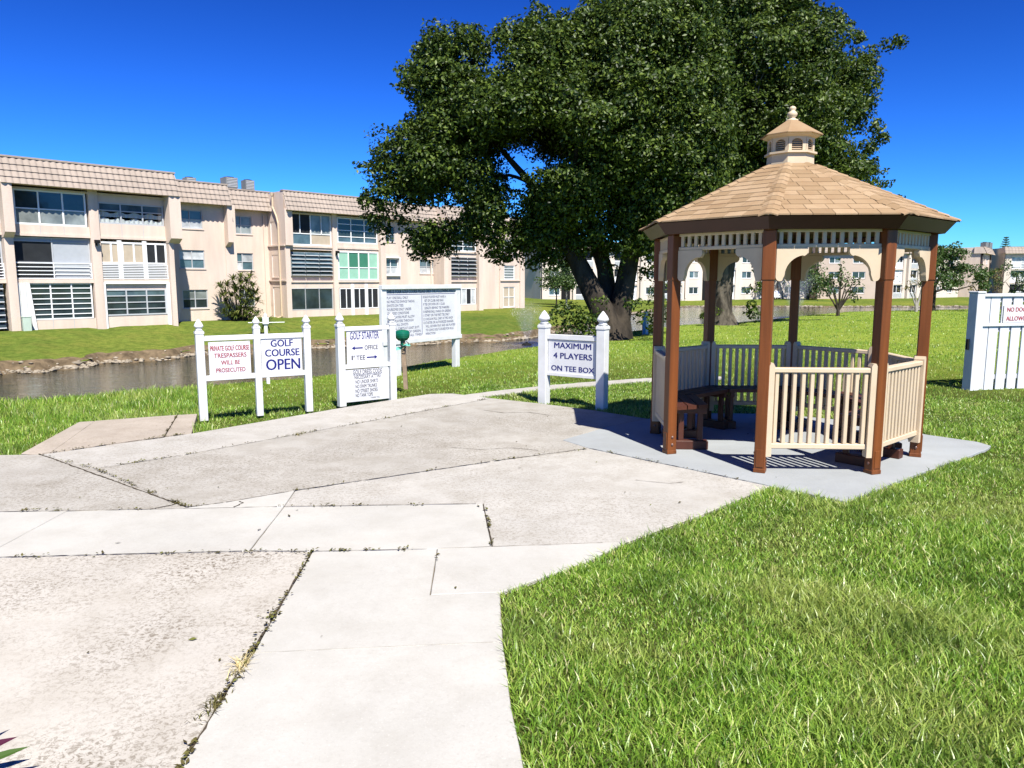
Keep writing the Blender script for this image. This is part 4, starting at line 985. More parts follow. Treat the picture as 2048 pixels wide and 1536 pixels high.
# ------------------------------------------------------------------ signs
def text_mesh(s, bold=0.0, shear=0):
    cu_ = bpy.data.curves.new('t', 'FONT'); cu_.body = s; cu_.size = 1; cu_.offset = 0; cu_.shear = shear; cu_.resolution_u = 3
    o = bpy.data.objects.new('t', cu_); COL.objects.link(o)
    dg = bpy.context.evaluated_depsgraph_get(); me = bpy.data.meshes.new_from_object(o.evaluated_get(dg))
    bpy.data.objects.remove(o); bpy.data.curves.remove(cu_)
    return me
def lettering(par, items, mat, y, name='lettering'):
    """items: text, x0, x1, z0, z1, bold, shear; thin raised letters on the plane y (front is -y)"""
    V = []; F = []
    for it in items:
        s, x0, x1, z0, z1 = it[:5]; bold = it[5] if len(it) > 5 else .012; sh_ = it[6] if len(it) > 6 else 0
        me = text_mesh(s, bold, sh_); co = np.array([v.co for v in me.vertices]); mn, mx = co.min(0), co.max(0)
        co = (co - mn) / np.maximum(mx - mn, 1e-6); o = len(V)
        hb = max(0, bold) * (z1 - z0) * .9      # weight: the same letters laid again a hair to each side
        for q_, dx in enumerate((0, -hb, hb) if hb else (0,)):
            o = len(V); V += [(x0 + hb + (x1 - x0 - 2 * hb) * c[0] + dx, y - .0022 - .0003 * q_, z0 + (z1 - z0) * c[1]) for c in co]; F += [tuple(i + o for i in p.vertices) for p in me.polygons]
        bpy.data.meshes.remove(me)
    n = len(V); me = bpy.data.meshes.new(name); me.from_pydata(V, [], F); me.materials.append(M[mat])
    o = bpy.data.objects.new(name, me); COL.objects.link(o); o.parent = par
    o['kind'] = 'stuff'
    return o
def arrow(par, x0, x1, z, h, right, y, mat='navy'):
    p = [(x0, z - h * .16), (x1 - h * .8, z - h * .16), (x1 - h * .8, z - h * .5), (x1, z), (x1 - h * .8, z + h * .5), (x1 - h * .8, z + h * .16), (x0, z + h * .16)]
    if not right: p = [(x0 + x1 - a, b) for a, b in p]
    return MB().prism(p, y - .0025, y - .0005).build('arrow', mat, par)
def capped_post(par, x, w, ztop, y=0, z0=-.05):
    """square post with collar and turned pointed finial; ztop is the tip"""
    h = w / 2; zc = ztop - w * 1.62
    p = MB().bbox(x - h, x + h, y - h, y + h, z0, zc, .004).build('post', 'white', par)
    MB().bbox(x - h * 1.14, x + h * 1.14, y - h * 1.14, y + h * 1.14, zc - w * .32, zc, .004).bbox(x - h * 1.0, x + h * 1.0, y - h * 1.0, y + h * 1.0, zc - .001, zc + w * .12, .006).build('collar', 'white', p)
    k = w * 1.62
    pr = [(.52, .08), (.36, .2), (.34, .25), (.5, .34), (.57, .42), (.545, .50), (.42, .66), (.25, .82), (.10, .95), (.01, 1.0)]
    MB().ring([[(x + (r * w) * math.copysign(abs(math.cos(a)) ** .6, math.cos(a)), y + (r * w) * math.copysign(abs(math.sin(a)) ** .6, math.sin(a)), zc + t * k) for a in [2 * math.pi * i / 16 for i in range(16)]] for r, t in pr]).build('finial', 'white', p, smooth=True)
    return p
gnd = lambda x, y: float(zt(x, y))
# left sign: trespass panel and open panel
sg = empty('sign_board', (-3.716, 8.88, -.02), 30.6, 'low three post white sign with a red trespassers panel and blue course open panel', 'sign', 'white post signs by the path')
capped_post(sg, .008, .092, 1.17); capped_post(sg, .665, .078, 1.185); capped_post(sg, 1.280, .086, 1.19)
for a, b in ((.054, .626), (.704, 1.238)):
    MB().bbox(a, b, -.022, .022, .905, .966, .004).build('rail', 'white', sg); MB().bbox(a, b, -.022, .022, .425, .488, .004).build('rail', 'white', sg)
pn = MB().bbox(.103, .583, -.008, .006, .486, .892, .002).build('panel', 'panel', sg)
lettering(pn, [('PRIVATE GOLF COURSE', .118, .572, .782, .842, .03), ('TRESPASSERS', .160, .536, .698, .752, .03), ('WILL BE', .236, .457, .612, .664, .03), ('PROSECUTED', .176, .516, .520, .572, .03)], 'redf', -.008)
for x, z in ((.115, .50), (.57, .50), (.115, .88), (.57, .88)): MB().lathe([(.004, 0), (.004, .003)], 6).build('screw', 'bolt', pn).matrix_local = Matrix.Translation((x, -.008, z)) @ Matrix.Rotation(R(90), 4, 'X')
pn = MB().bbox(.714, 1.213, -.008, .006, .482, .907, .002).build('panel', 'panel', sg)
lettering(pn, [('GOLF', .828, 1.104, .803, .888, .04), ('COURSE', .756, 1.182, .684, .772, .04), ('OPEN', .762, 1.186, .513, .648, .03)], 'navy', -.008)
# starter sign
ss = empty('sign_board', (-2.252, 9.925, -.02), 36.4, 'tall white two panel sign with starter arrows above and the dress code below', 'sign', 'white post signs by the path')
capped_post(ss, -.030, .095, 1.20); capped_post(ss, .728, .09, 1.185)
for z0, z1 in ((.955, 1.012), (.447, .505)): MB().bbox(.018, .684, -.022, .022, z0, z1, .004).build('rail', 'white', ss)
pn = MB().bbox(.062, .585, -.008, .006, .503, .957, .002).build('panel', 'panel', ss)
lettering(pn, [('GOLF STARTER', .107, .533, .838, .938, .012)], 'navy', -.008)
lettering(pn, [('OFFICE', .317, .513, .692, .753, .012), ('1', .124, .142, .565, .624, .012), ('st', .150, .176, .600, .626, .01), ('TEE', .192, .322, .562, .620, .012)], 'dark_l', -.008)
arrow(pn, .132, .290, .722, .052, False, -.008); arrow(pn, .346, .503, .588, .052, True, -.008)
pn = MB().bbox(.020, .672, -.008, .006, -.005, .432, .002).build('panel', 'panel', ss)
lettering(pn, [('GOLF DRESS CODE', .136, .566, .368, .426, .006), ('NECESSARY ATTIRE', .154, .548, .304, .352, .002, .15), ('NO UNDER SHIRTS', .171, .507, .240, .288, .006), ('NO SWIM TRUNKS', .169, .484, .178, .226, .006), ('NO STREET SHOES', .167, .494, .116, .164, .006), ('NO TANK TOPS', .167, .42, .056, .104, .006), ('THANK YOU', .385, .525, .022, .044, 0)], 'dark_l', -.008)
MB().box(.136, .566, -.0098, -.008, .357, .361).build('underline', 'dark_l', pn)
# maximum players sign
sm = empty('sign_board', (.439, 9.843, -.02), -35.7, 'low white sign between two capped posts limiting players, left of the gazebo', 'sign', 'white post signs by the path')
capped_post(sm, -.018, .118, 1.235); capped_post(sm, .853, .118, 1.245)
MB().bbox(.042, .794, -.022, .022, .862, .928, .004).build('rail', 'white', sm); MB().bbox(.042, .794, -.022, .022, .385, .43, .004).build('rail', 'white', sm)
pn = MB().bbox(.050, .760, -.008, .006, .428, .858, .002).build('panel', 'panel', sm)
MB().bbox(.762, .776, -.012, .010, .43, .86, .002).build('edge_strip', 'trimg', sm)
lettering(pn, [('MAXIMUM', .143, .698, .752, .824, .045), ('4 PLAYERS', .132, .712, .618, .692, .045), ('ON TEE BOX', .100, .745, .456, .524, .045)], 'navy', -.008)
# rules board
rb = empty('sign_board', (-2.194, 14.604, -.03), 56.0, 'large white framed rules board with two columns of fine print beyond the starter sign', 'sign')
for x in (-.42, -.06, 1.80): MB().bbox(x - .07, x + .07, -.03, .09, -.5, .46, .008).build('post', 'white', rb)
for a, b, c, d in ((-.49, 1.925, 1.462, 1.545), (-.49, 1.925, .40, .486)): MB().bbox(a, b, -.05, .06, c, d, .006).build('frame_rail', 'white', rb)
for a, b in ((-.49, -.35), (1.77, 1.925)): MB().bbox(a, b, -.022, .057, .487, 1.461, .006).build('frame_stile', 'white', rb)
pn = MB().box(-.35, 1.77, .0, .02, .486, 1.462).build('panel', 'panel', rb)
lettering(pn, [('THIS IS YOUR GOLF COURSE PLEASE OBEY THE FOLLOWING RULES', -.33, 1.745, 1.385, 1.452, .02)], 'head', 0)
MB().box(-.33, 1.745, -.003, -.0005, 1.358, 1.366).build('rule_line', 'navy', pn); MB().box(.672, .681, -.003, -.0005, .55, 1.335).build('rule_line', 'navy', pn)
c1 = [('PLAY ONE BALL ONLY', .27), ('NO PRACTICE SWINGS TAKING', .455), ('DIVOTS ON TEES', .13), ('FOURSOMES ONLY UNDER', .36), ('CROWDED CONDITIONS', .29), ('SLOW PLAYERS MUST ALLOW', .455), ('FASTER PLAYERS THROUGH', .42), ('REPLACE ALL DIVOTS', .26), ('KEEP PULL CARTS AT LEAST 30 FT.', .60), ('FROM SURFACE OF GREEN', .63), ('SHIRTS WORN AT ALL TIMES', .655)]
lettering(pn, [(s, -.33, e, 1.278 - .0745 * i, 1.326 - .0745 * i, .012) for i, (s, e) in enumerate(c1)], 'board_l', 0)
c2 = [('8 EACH PLAYER MUST HAVE A', .715, 1.44), ('SET OF CLUBS AND BAG', .76, 1.36), ('9 TEE OFF EVEN OR 1 CLUB', .715, 1.40), ('LENGTH BEHIND TEE MARKERS', .76, 1.55), ('10 REPAIR BALL MARKS ON GREENS', .715, 1.6), ('11 START ON THE FIRST TEE ONLY', .715, 1.56), ('12 CHECK-IN PULL CART AT PRO SHOP', .715, 1.67), ('13 STARTER OR AUTHORIZED RANGER', .715, 1.69), ('WILL GOVERN PLAY AND ASK PLAYERS', .785, 1.75), ('TO LEAVE GOLF COURSE FOR RULE', .785, 1.69), ('INFRACTIONS', .785, 1.09)]
lettering(pn, [(s, a, e, 1.278 - .0745 * i, 1.326 - .0745 * i, .012) for i, (s, a, e) in enumerate(c2)], 'board_l', 0)
# ball washer on a leaning stake with a towel
gw = empty('ball_washer', (-1.66, 11.59, -.03), 0, 'green ball washer on a thin weathered wooden stake beside the starter sign', 'ball washer')
MB().prism([(-.028, -.05), (.035, -.05), (.005, .70), (-.055, .70)], -.025, .025).build('stake', 'stake', gw)
MB().ring([[(-.035 + .115 * r_ * math.cos(a), .10 * r_ * math.sin(a), z) for a in [2 * math.pi * i / 22 for i in range(22)]] for r_, z in ((.25, .70), (.62, .715), (.90, .75), (1, .795), (.985, .802), (.985, .808), (1.0, .815), (.93, .85), (.72, .868), (.3, .876))]).build('housing', 'green', gw, smooth=False)
MB().tube([(-.035, 0, .64), (-.035, 0, .72)], .032, 10).build('neck', 'green', gw)
MB().tube([(.03, -.06, .70), (.065, -.07, .68), (.068, -.07, .655)], .006, 6).build('crank', 'dark', gw)
tw = empty('towel', (-1.69, 11.55, .60), 0, 'crumpled teal towel tied round the stake under the green ball washer', 'towel')
V = []; F = []
for i in range(9):
    for j in range(5):
        u, v = i / 8, j / 4; V.append((-.13 + .25 * u + .01 * math.sin(v * 9), -.035 - .02 * math.sin(u * 9 + v * 3), -.075 + .105 * u ** .8 + (v - .5) * (.05 - .02 * u) + .012 * math.sin(u * 11)))
for i in range(8):
    for j in range(4): a = i * 5 + j; F.append((a, a + 5, a + 6, a + 1))
n0 = len(V); V += [(x, y + .018, z) for x, y, z in V]; F += [tuple(n0 + q for q in reversed(f)) for f in F]
me = bpy.data.meshes.new('cloth'); me.from_pydata(V, [], F); me.materials.append(M['teal']); o = bpy.data.objects.new('cloth', me); COL.objects.link(o); o.parent = tw
MB().tube([(.0, -.07, .0), (.06, -.06, -.02), (.03, .02, .006), (-.03, .0, 0), (0, -.07, 0)], .008, 5).build('tie', 'dark', tw)
# white marker post with thin crossbar beyond the left sign, and the blue sided post at the pond
mp_ = empty('marker_post', (-4.46, 13.6, gnd(-4.46, 13.6)), 20, 'thin white post with a square head and slim crossbar behind the course open sign', 'post')
MB().bbox(-.03, .03, -.03, .03, -.1, 1.12, .004).build('post', 'white', mp_); MB().bbox(-.055, .055, -.055, .055, 1.09, 1.22, .006).build('head', 'white', mp_); MB().lathe([(.03, 1.221), (.035, 1.25), (.01, 1.29)], 8).build('finial', 'white', mp_)
MB().tube([(-.30, 0, 1.12), (.33, 0, 1.12)], .007, 6).build('crossbar', 'white', mp_)
bp = empty('pond_marker', (4.66, 26.2, gnd(4.66, 26.2)), 10, 'white post with a faded blue side standing at the pond edge behind the big tree', 'post')
MB().bbox(-.02, .10, -.06, .06, -.2, .80, .02).build('post', 'white', bp); MB().bbox(-.11, -.025, -.05, .05, -.2, .78, .01).build('side_board', 'blue', bp); MB().bbox(.02, .09, -.075, -.062, .55, .68, .005).build('handle', 'trimg', bp)

# ------------------------------------------------------------------ white fence with the dog notice
fe = empty('fence', (6.72, 11.032, -.02), 13.8, 'white vinyl board fence running off to the right of the gazebo', 'fence')
MB().bbox(.08, .213, -.03, .13, -.1, 1.435, .005).build('post', 'fence_white', fe)
MB().bbox(.072, .221, -.04, .14, 1.435, 1.462, .006).build('post_cap', 'fence_white', fe)
MB().bbox(.216, .345, .0, .022, -.05, 1.40, .004).build('board', 'fence_white', fe)
for i in range(22):
    x = .357 + .2045 * i
    MB().bbox(x, x + .166, .0, .022, -.05 + .012 * (i % 3), 1.40, .004).build('board', 'fence_white', fe)
for z0, z1 in ((1.385, 1.43), (.948, .992)): MB().bbox(.214, 4.9, -.026, -.002, z0, z1, .004).build('rail', 'fence_white', fe)
for z0, z1 in ((1.30, 1.375), (.86, .94), (.15, .22)): MB().bbox(.214, 4.9, .024, .07, z0, z1, .004).build('back_rail', 'fence_white', fe)
MB().bbox(.045, .08, .05, .09, .60, .76, .006).build('latch', 'dark', fe)
for x in (2.4, 4.8): MB().bbox(x - .06, x + .06, .075, .195, -.1, 1.40, .005).build('post', 'fence_white', fe)
m_ = Matrix.Translation((6.72, 11.032, -.02)) @ Matrix.Rotation(R(13.8), 4, 'Z')
nd = empty('notice_sign', m_ @ Vector((1.0, -.008, .993)), 13.8, 'white notice in red capitals banning dogs, fixed high on the white fence', 'sign')
pn = MB().bbox(-.42, .32, -.010, -.001, .004, .268, .002).build('panel', 'panel', nd)
lettering(pn, [('NO DOGS', -.365, .02, .168, .232, .04), ('ALLOWED', -.372, .055, .036, .100, .04)], 'redl', -.010)

# ------------------------------------------------------------------ trees and plants
def leaf_arrays(P, Nrm, size, jitter=.8, aspect=.55, droop=0):
    """kite shaped folded leaves, 2 triangles each, facing roughly along Nrm"""
    n = len(P); nr = Nrm + jitter * rng.normal(size=(n, 3)); nr /= np.linalg.norm(nr, axis=1, keepdims=True) + 1e-9
    t = np.cross(nr, rng.normal(size=(n, 3))); t /= np.linalg.norm(t, axis=1, keepdims=True) + 1e-9
    if droop: t[:, 2] -= droop; t /= np.linalg.norm(t, axis=1, keepdims=True)
    b = np.cross(nr, t); s = (size * (.65 + .7 * rng.random(n)))[:, None]
    V = np.empty((n, 4, 3), np.float32)
    V[:, 0] = P - t * s * .5; V[:, 1] = P + b * s * aspect * .5 + nr * s * .10; V[:, 2] = P + t * s * .5; V[:, 3] = P - b * s * aspect * .5 + nr * s * .10
    i = (np.arange(n) * 4)[:, None, None]
    T = (i + np.array([[0, 1, 2], [0, 2, 3]])[None]).reshape(-1, 3)
    return V.reshape(-1, 3), T
def clump_points(lobes, per, squash=.8, fill=.35):
    """points on and inside the lobes, more on the upper shell; returns points and outward normals"""
    P = []; Nn = []
    for (x, y, z, r) in lobes:
        n = max(8, int(per * r * r)); d = rng.normal(size=(n, 3)); d /= np.linalg.norm(d, axis=1, keepdims=True)
        d[:, 2] = np.where(rng.random(n) < .45, np.abs(d[:, 2]), d[:, 2])
        rr = r * np.where(rng.random(n) < fill, rng.random(n) ** .5, .82 + .32 * rng.random(n))[:, None]
        q = d * rr * (.75 + .42 * rng.random(3)); ph = rng.random(3) * 6.28; q = q * (1 + .22 * np.sin(4 * d[:, 0] + ph[0]) + .22 * np.sin(5 * d[:, 2] + ph[1]))[:, None]; q[:, 2] *= squash
        P.append(q + np.array([x, y, z])); Nn.append(d + np.array([0, 0, .5]))
    return np.concatenate(P), np.concatenate(Nn)
def crown_lobes(poly, yc, n, rmin, rmax, dmax, holes=(), kd=.9):
    """lobes filling a crown whose width at each height follows poly (x,z), with real depth round yc"""
    xs = [p[0] for p in poly]; zs = [p[1] for p in poly]; out = []
    while len(out) < n:
        x = rng.uniform(min(xs), max(xs), 400); z = rng.uniform(min(zs), max(zs), 400); k = inpoly(x, z, poly); x, z = x[k], z[k]; e = edgedist(x, z, poly)
        for i in range(len(x)):
            if e[i] < rmin * .55: continue
            r = min(rmax, max(rmin, e[i] * .85)) * (.75 + .5 * rng.random()); r = min(r, e[i] + .18)
            if any(math.hypot(x[i] - h[0], z[i] - h[1]) < h[2] + r * .9 for h in holes): continue
            w = min(dmax, kd * e[i] + .35); u = rng.uniform(-1, 1); u = math.copysign(abs(u) ** .6, u)
            out.append((x[i], yc + u * w, z[i], r))
            if len(out) >= n: break
    return out
def limb(b, p0, p1, r0, r1, bend=.25, n=7, sides=8):
    p0, p1 = Vector(p0), Vector(p1); L = (p1 - p0).length; o1 = Vector(rng.normal(size=3)) * L * bend * .35; pts = []; rad = []
    for i in range(n):
        t = i / (n - 1); p = p0.lerp(p1, t) + o1 * math.sin(math.pi * t) + Vector((0, 0, L * bend * .4 * math.sin(math.pi * t)))
        if 0 < i < n - 1: p += Vector(rng.normal(size=3)) * r0 * .18
        pts.append(p); rad.append(r0 + (r1 - r0) * t)
    b.tube(pts, rad, sides); return pts
CA = [(-4.43, 4.17), (-4.34, 4.85), (-4.21, 5.6), (-3.61, 6.23), (-2.75, 6.76), (-3.44, 7.16), (-3.43, 7.6), (-2.96, 8.26), (-2.82, 8.91), (-2.18, 9.27), (-0.97, 9.1), (0.39, 9.34), (0.62, 9.73), (1.3, 9.56), (2.06, 9.67), (2.28, 10.13), (4.15, 10.5), (5.97, 10.3), (6.48, 8.55), (6.75, 5.6), (6.51, 3.79), (4.9, 2.6), (4.5, 1.7), (3.4, 2.6), (2.5, 2.6), (1.52, 2.0), (0.7, 1.95), (0.25, 2.32), (-0.38, 2.09), (-0.77, 2.01), (-1.17, 2.71), (-2.11, 2.43), (-2.75, 2.12), (-3.34, 2.55), (-3.67, 3.33), (-4.0, 2.89), (-4.34, 3.09)]
CB = [(7.15, 13.01), (10.76, 13.12), (12.39, 12.87), (12.83, 12.21), (13.95, 12.02), (14.25, 11.44), (13.7, 11.06), (15.37, 11.02), (14.67, 10.28), (14.64, 9.12), (15.01, 8.13), (15.74, 7.5), (14.99, 6.94), (14.72, 6.34), (15.68, 5.83), (14.99, 5.37), (15.76, 4.72), (14.12, 4.31), (11.27, 3.4), (8.75, 3.2), (6.44, 3.0), (6.11, 6.94), (6.61, 10.87)]
def big_tree(label, base, poly, yc, holes, nl, stems, extra, leaf, barkm, per, dmax, lsz):
    t = empty('broadleaf_tree', base, 0, label, 'tree', 'two big broadleaf trees by the pond'); B = Vector(base)
    lob = crown_lobes(poly, yc, nl, .26, .74, dmax, holes) + extra
    for i in range(len(poly)):      # ragged sprays of twigs past the outline
        p, q = poly[i], poly[(i + 1) % len(poly)]; L = math.hypot(q[0] - p[0], q[1] - p[1]); nx, nz = (q[1] - p[1]) / L, -(q[0] - p[0]) / L
        if inpoly([p[0] * .5 + q[0] * .5 + nx * .05], [p[1] * .5 + q[1] * .5 + nz * .05], poly)[0]: nx, nz = -nx, -nz
        for j in range(int(L * 2.2) + 1):
            u = rng.random(); o = rng.uniform(-.32, .10); lob.append((p[0] + (q[0] - p[0]) * u + nx * o, yc + rng.normal() * .5, p[1] + (q[1] - p[1]) * u + nz * o, .16 + .14 * rng.random()))
    b = MB(); tips = []
    for pts, rads in stems:
        pts = [Vector(p) - B for p in pts]; b.tube(pts, rads, 12); tips.append((pts, rads))
    tr = b.build('trunk', barkm, t, smooth=True)
    bb = MB(); nodes = []
    for pts, rads in tips:
        for i in range(1, len(pts)): nodes += [(pts[i - 1].lerp(pts[i], s), rads[i]) for s in (.5, 1)]
    nodes = [q for q in nodes if q[0].z > 1.4]
    order = sorted(lob, key=lambda l: -l[3])[:150]
    mains = []
    for l in order[:26]:
        tp = Vector(l[:3]) - B; st = min(nodes, key=lambda q: (q[0] - tp).length + abs(q[0].z - tp.z * .5) * .5)
        mains.append((limb(bb, st[0], tp, min(.17, st[1] * .55), .035, .22, 8, 7)))
    mp = [p for m in mains for p in m[2:]]
    for l in order[26:]:
        tp = Vector(l[:3]) - B; st = min(mp, key=lambda q: (q - tp).length)
        if (st - tp).length < 3.2: limb(bb, st, tp, .04, .012, .2, 5, 5)
    bb.build('branches', barkm, tr)
    P, Nn = clump_points(lob, per, .8, .22); V, T = leaf_arrays(P, Nn, lsz, .75)
    V = V - np.array(base, np.float32); npmesh('crown', V, T, leaf, t)
    return t
xA = [(1.75, 22.9, .75, .30), (1.2, 22.6, .45, .2), (2.2, 22.4, .35, .30), (1.45, 22.7, .12, .2), (2.6, 22.3, .9, .24), (2.3, 22.3, .05, .24), (4.05, 22.5, .5, .34), (4.45, 22.8, .85, .3), (4.2, 22.4, .15, .26), (4.7, 23, .5, .24), (3.6, 22.3, .9, .26), (4.6, 23.2, 1.35, .28), (4.75, 23.4, 1.9, .28), (4.85, 23.5, 2.5, .34), (3.1, 23.6, 1.9, .26), (3.0, 23.9, 2.5, .34)]
xA += [(rng.uniform(1.3, 2.5), rng.uniform(22.3, 23), rng.uniform(-.1, 1.1), rng.uniform(.2, .34)) for i in range(9)]
xA += [(rng.uniform(.2, 5.2), rng.uniform(22.6, 24.6), rng.uniform(2.35, 4.4), rng.uniform(.26, .46)) for i in range(70)]
big_tree('wide dark leafy tree with several dark stems behind the maximum players sign', (3.2, 23.6, -.5), CA, 24.0,
  [(-.03, 5.2, .18), (-.49, 7.97, .16), (-1.86, 3.9, .15), (1.33, 5.2, .1), (2.9, 3.4, .22), (-2.9, 3.6, .15), (.1, 4.0, .15)], 720,
  [([(3.15, 23.6, -.7), (3.1, 23.6, -.2), (3.0, 23.6, .35), (2.5, 23.7, 1.3), (2.1, 23.9, 2.1), (1.6, 24, 3.1), (.6, 24.1, 4.6), (-.6, 24.0, 5.9)], [.85, .55, .40, .34, .29, .22, .12, .06]),
   ([(3.4, 23.8, -.7), (3.35, 23.8, -.2), (3.4, 23.8, .4), (3.6, 24, 1.6), (3.85, 24.1, 2.9), (4.1, 24.2, 4.3), (4.3, 24.2, 6.4)], [.8, .5, .36, .31, .27, .22, .12]),
   ([(3.2, 24.1, -.6), (3.2, 24.2, .3), (3.0, 24.6, 2.0), (2.4, 24.9, 4), (2.3, 25, 7)], [.55, .33, .26, .2, .09])],
  xA, 'leaf', 'bark', 1150, 3.6, .125)
xB = [(10.2, 31.5, 2.2, .3), (10.6, 31.3, 1.95, .26), (9.9, 31.6, 1.2, .22), (10.0, 31.3, .2, .4), (8.3, 31.3, .35, .3), (9.9, 31.2, .55, .3), (10.3, 31.5, 1.35, .2), (8.0, 31.2, .1, .25)]
big_tree('tall leafy tree with one thick mottled trunk rising behind the gazebo roof', (9.0, 32.0, -.5), CB, 32.0,
  [(12.9, 10.5, .3), (13.9, 7.3, .25), (12.0, 4.4, .3)], 560,
  [([(9.05, 32, -.8), (9.02, 32, -.3), (8.9, 32, .2), (8.9, 32, .8), (8.95, 32, 1.7), (9.05, 32, 2.6), (9.1, 32, 4.4), (9.5, 32, 6.5), (10, 32, 9)], [.85, .62, .48, .43, .40, .38, .33, .24, .11])],
  xB, 'leaf', 'bark_l', 900, 4.0, .15)

def small_tree(name, label, base, stems, lobes, leaf, barkm, per, lsz, group=None, cat='tree', fill=.7, squash=.9):
    """stems: list of (points, r0, r1) relative to base; lobes relative to base"""
    t = empty(name, base, 0, label, cat, group); b = MB()
    for pts, r0, r1 in stems: b.tube([Vector(p) for p in pts], [r0 + (r1 - r0) * i / (len(pts) - 1) for i in range(len(pts))], 7)
    b.build('trunk', barkm, t)
    P, Nn = clump_points(lobes, per, squash, fill); V, T = leaf_arrays(P, Nn, lsz, 1.0); npmesh('crown', V, T, leaf, t)
    return t
gl = lambda x, y: float(zt(x, y)) - .05
# vase shaped multi stemmed tree seen through the gazebo
st = []; lo = []
for i in range(9):
    a = i / 8 * 2 - 1; tx, tz = a * 1.35, 3.3 - abs(a) * .9 + rng.normal() * .15; ty = rng.normal() * .5
    st.append(([(a * .05, 0, .55), (a * .35 + .05, ty * .3, 1.1), (a * .8, ty * .7, 1.9), (tx, ty, tz)], .075, .018))
    for q in range(4): lo.append((tx * (.75 + .3 * rng.random()), ty + rng.normal() * .25, tz - .1 - .32 * q + rng.normal() * .1, .26 + .12 * rng.random()))
st.append(([(0, 0, -.3), (.02, 0, .1), (0, 0, .6)], .17, .11)); st.append(([(.1, 0, .5), (.55, 0, 1.2), (1.1, .1, 1.7), (1.9, .1, 2.3)], .05, .012)); lo += [(0, 0, 3.75, .26), (-.1, .1, 4.1, .2), (.05, 0, 3.4, .3)]
small_tree('small_tree', 'small vase shaped tree with many thin stems framed by the gazebo posts', (17.05, 39.4, gl(17.05, 39.4)), [([tuple(c * .72 for c in p) for p in pts], a_ * .72, b_ * .72) for pts, a_, b_ in st], [tuple(c * .72 for c in l) for l in lo], 'leaf_m', 'bark', 420, .15)
# pale barked sparse tree beside the right post
st = [([(0, 0, -.2), (-.02, 0, .45), (-.1, 0, 1.0), (-.45, .1, 1.9)], .10, .03), ([(0, 0, -.2), (.06, 0, .5), (.2, 0, 1.1), (.35, 0, 2.0), (.5, 0, 2.8)], .09, .02), ([(0, 0, .3), (-.25, 0, .9), (-.6, 0, 1.5)], .05, .015), ([(.1, 0, .7), (.45, 0, 1.2), (.75, 0, 1.8)], .05, .015), ([(-.1, 0, 1), (0, .1, 1.6), (.05, .1, 2.5)], .04, .012)]
lo = [(x + rng.normal() * .12, rng.normal() * .3, z + rng.normal() * .12, .17 + .1 * rng.random()) for x, z in ((-.5, 1.9), (-.7, 1.5), (-.9, 1.35), (.35, 2.1), (.5, 2.75), (.75, 1.9), (.05, 2.5), (-.2, 1.7), (.5, 1.6), (.1, 1.9), (-.35, 2.2), (.65, 2.3), (-.6, 1.15))]
small_tree('small_tree', 'sparse pale barked small tree just beyond the right gazebo post', (24.3, 45.3, gl(24.3, 45.3)), st, lo, 'leaf_y', 'bark_w', 420, .12)
# dark leaning tree right of the gazebo
st = [([(0, 0, -.3), (-.1, 0, .4), (-.05, 0, 1.0), (-.05, 0, 2.0), (-.3, 0, 3)], .2, .06), ([(-.05, 0, 1.2), (.5, 0, 1.4), (1.4, .1, 1.35), (2.3, .1, 1.6)], .08, .03), ([(-.05, 0, 1.6), (.5, 0, 2.4), (.8, 0, 3.2)], .08, .03)]
lo = [(x + rng.normal() * .15, rng.normal() * .8, z + rng.normal() * .15, .42 + .2 * rng.random()) for x, z in ((-.6, 3.2), (-.85, 3.7), (-.2, 2.9), (-.4, 2.3), (.2, 3.3), (.5, 3.6), (.8, 3.9), (.9, 3.2), (1.4, 3.3), (1.9, 2.9), (.5, 2.6), (1.2, 2.5), (1.8, 2.2), (2.3, 2.3), (2.7, 1.9), (.2, 1.9), (1.0, 1.8), (-.7, 1.6), (1.6, 1.6), (2.3, 1.5), (-.8, 2.6), (-.3, 1.5), (2.6, 2.6), (.6, 2.1))]
small_tree('small_tree', 'bushy dark green tree with a bent dark trunk right of the gazebo', (26.2, 46.8, gl(26.2, 46.8)), st, lo, 'leaf_m', 'bark', 900, .17)
# thin half bare tree left of the white fence top
st = [([(0, 0, -.3), (-.5, 0, 1), (-1.4, 0, 2.0), (-2.2, 0, 3)], .13, .04), ([(-.3, 0, .6), (.6, 0, 1.8), (1.4, 0, 3.3), (2.4, 0, 5.6)], .09, .015), ([(.6, 0, 1.8), (1.6, 0, 2.9), (2.8, 0, 4.0)], .05, .012), ([(1.4, 0, 3.3), (1.5, 0, 4.6), (1.9, 0, 5.3)], .04, .01), ([(-1.4, 0, 2), (-1, 0, 3.4), (-.4, 0, 4.4)], .05, .02)]
lo = [(x + rng.normal() * .2, rng.normal() * .5, z + rng.normal() * .2, .35 + .25 * rng.random()) for x, z in ((-2.2, 3.0), (-1.4, 3.2), (-.6, 3.0), (-1.8, 2.4), (-.3, 4.1), (.3, 3.1), (-.9, 2.2), (.3, 2.3), (-2.6, 2.2), (1.0, 3.9), (-.5, 3.6), (.9, 4.6), (-1.3, 1.6), (.6, 5.0))]
small_tree('small_tree', 'half bare reddish leaved tree with slanting branches behind the left end of the white fence', (63, 100, -1.9), st, lo, 'leaf_y', 'bark', 260, .22)
lo = [(x + rng.normal() * .3, rng.normal(), z + rng.normal() * .3, .8 + .4 * rng.random()) for x, z in ((0, 5.4), (-1.6, 4.6), (1.6, 5), (-2.4, 3.4), (0, 3.8), (2.6, 3.8), (1, 2.8), (-1.2, 2.6), (3.6, 4.6), (3.4, 2.6), (-.6, 1.9), (2.2, 1.9))]
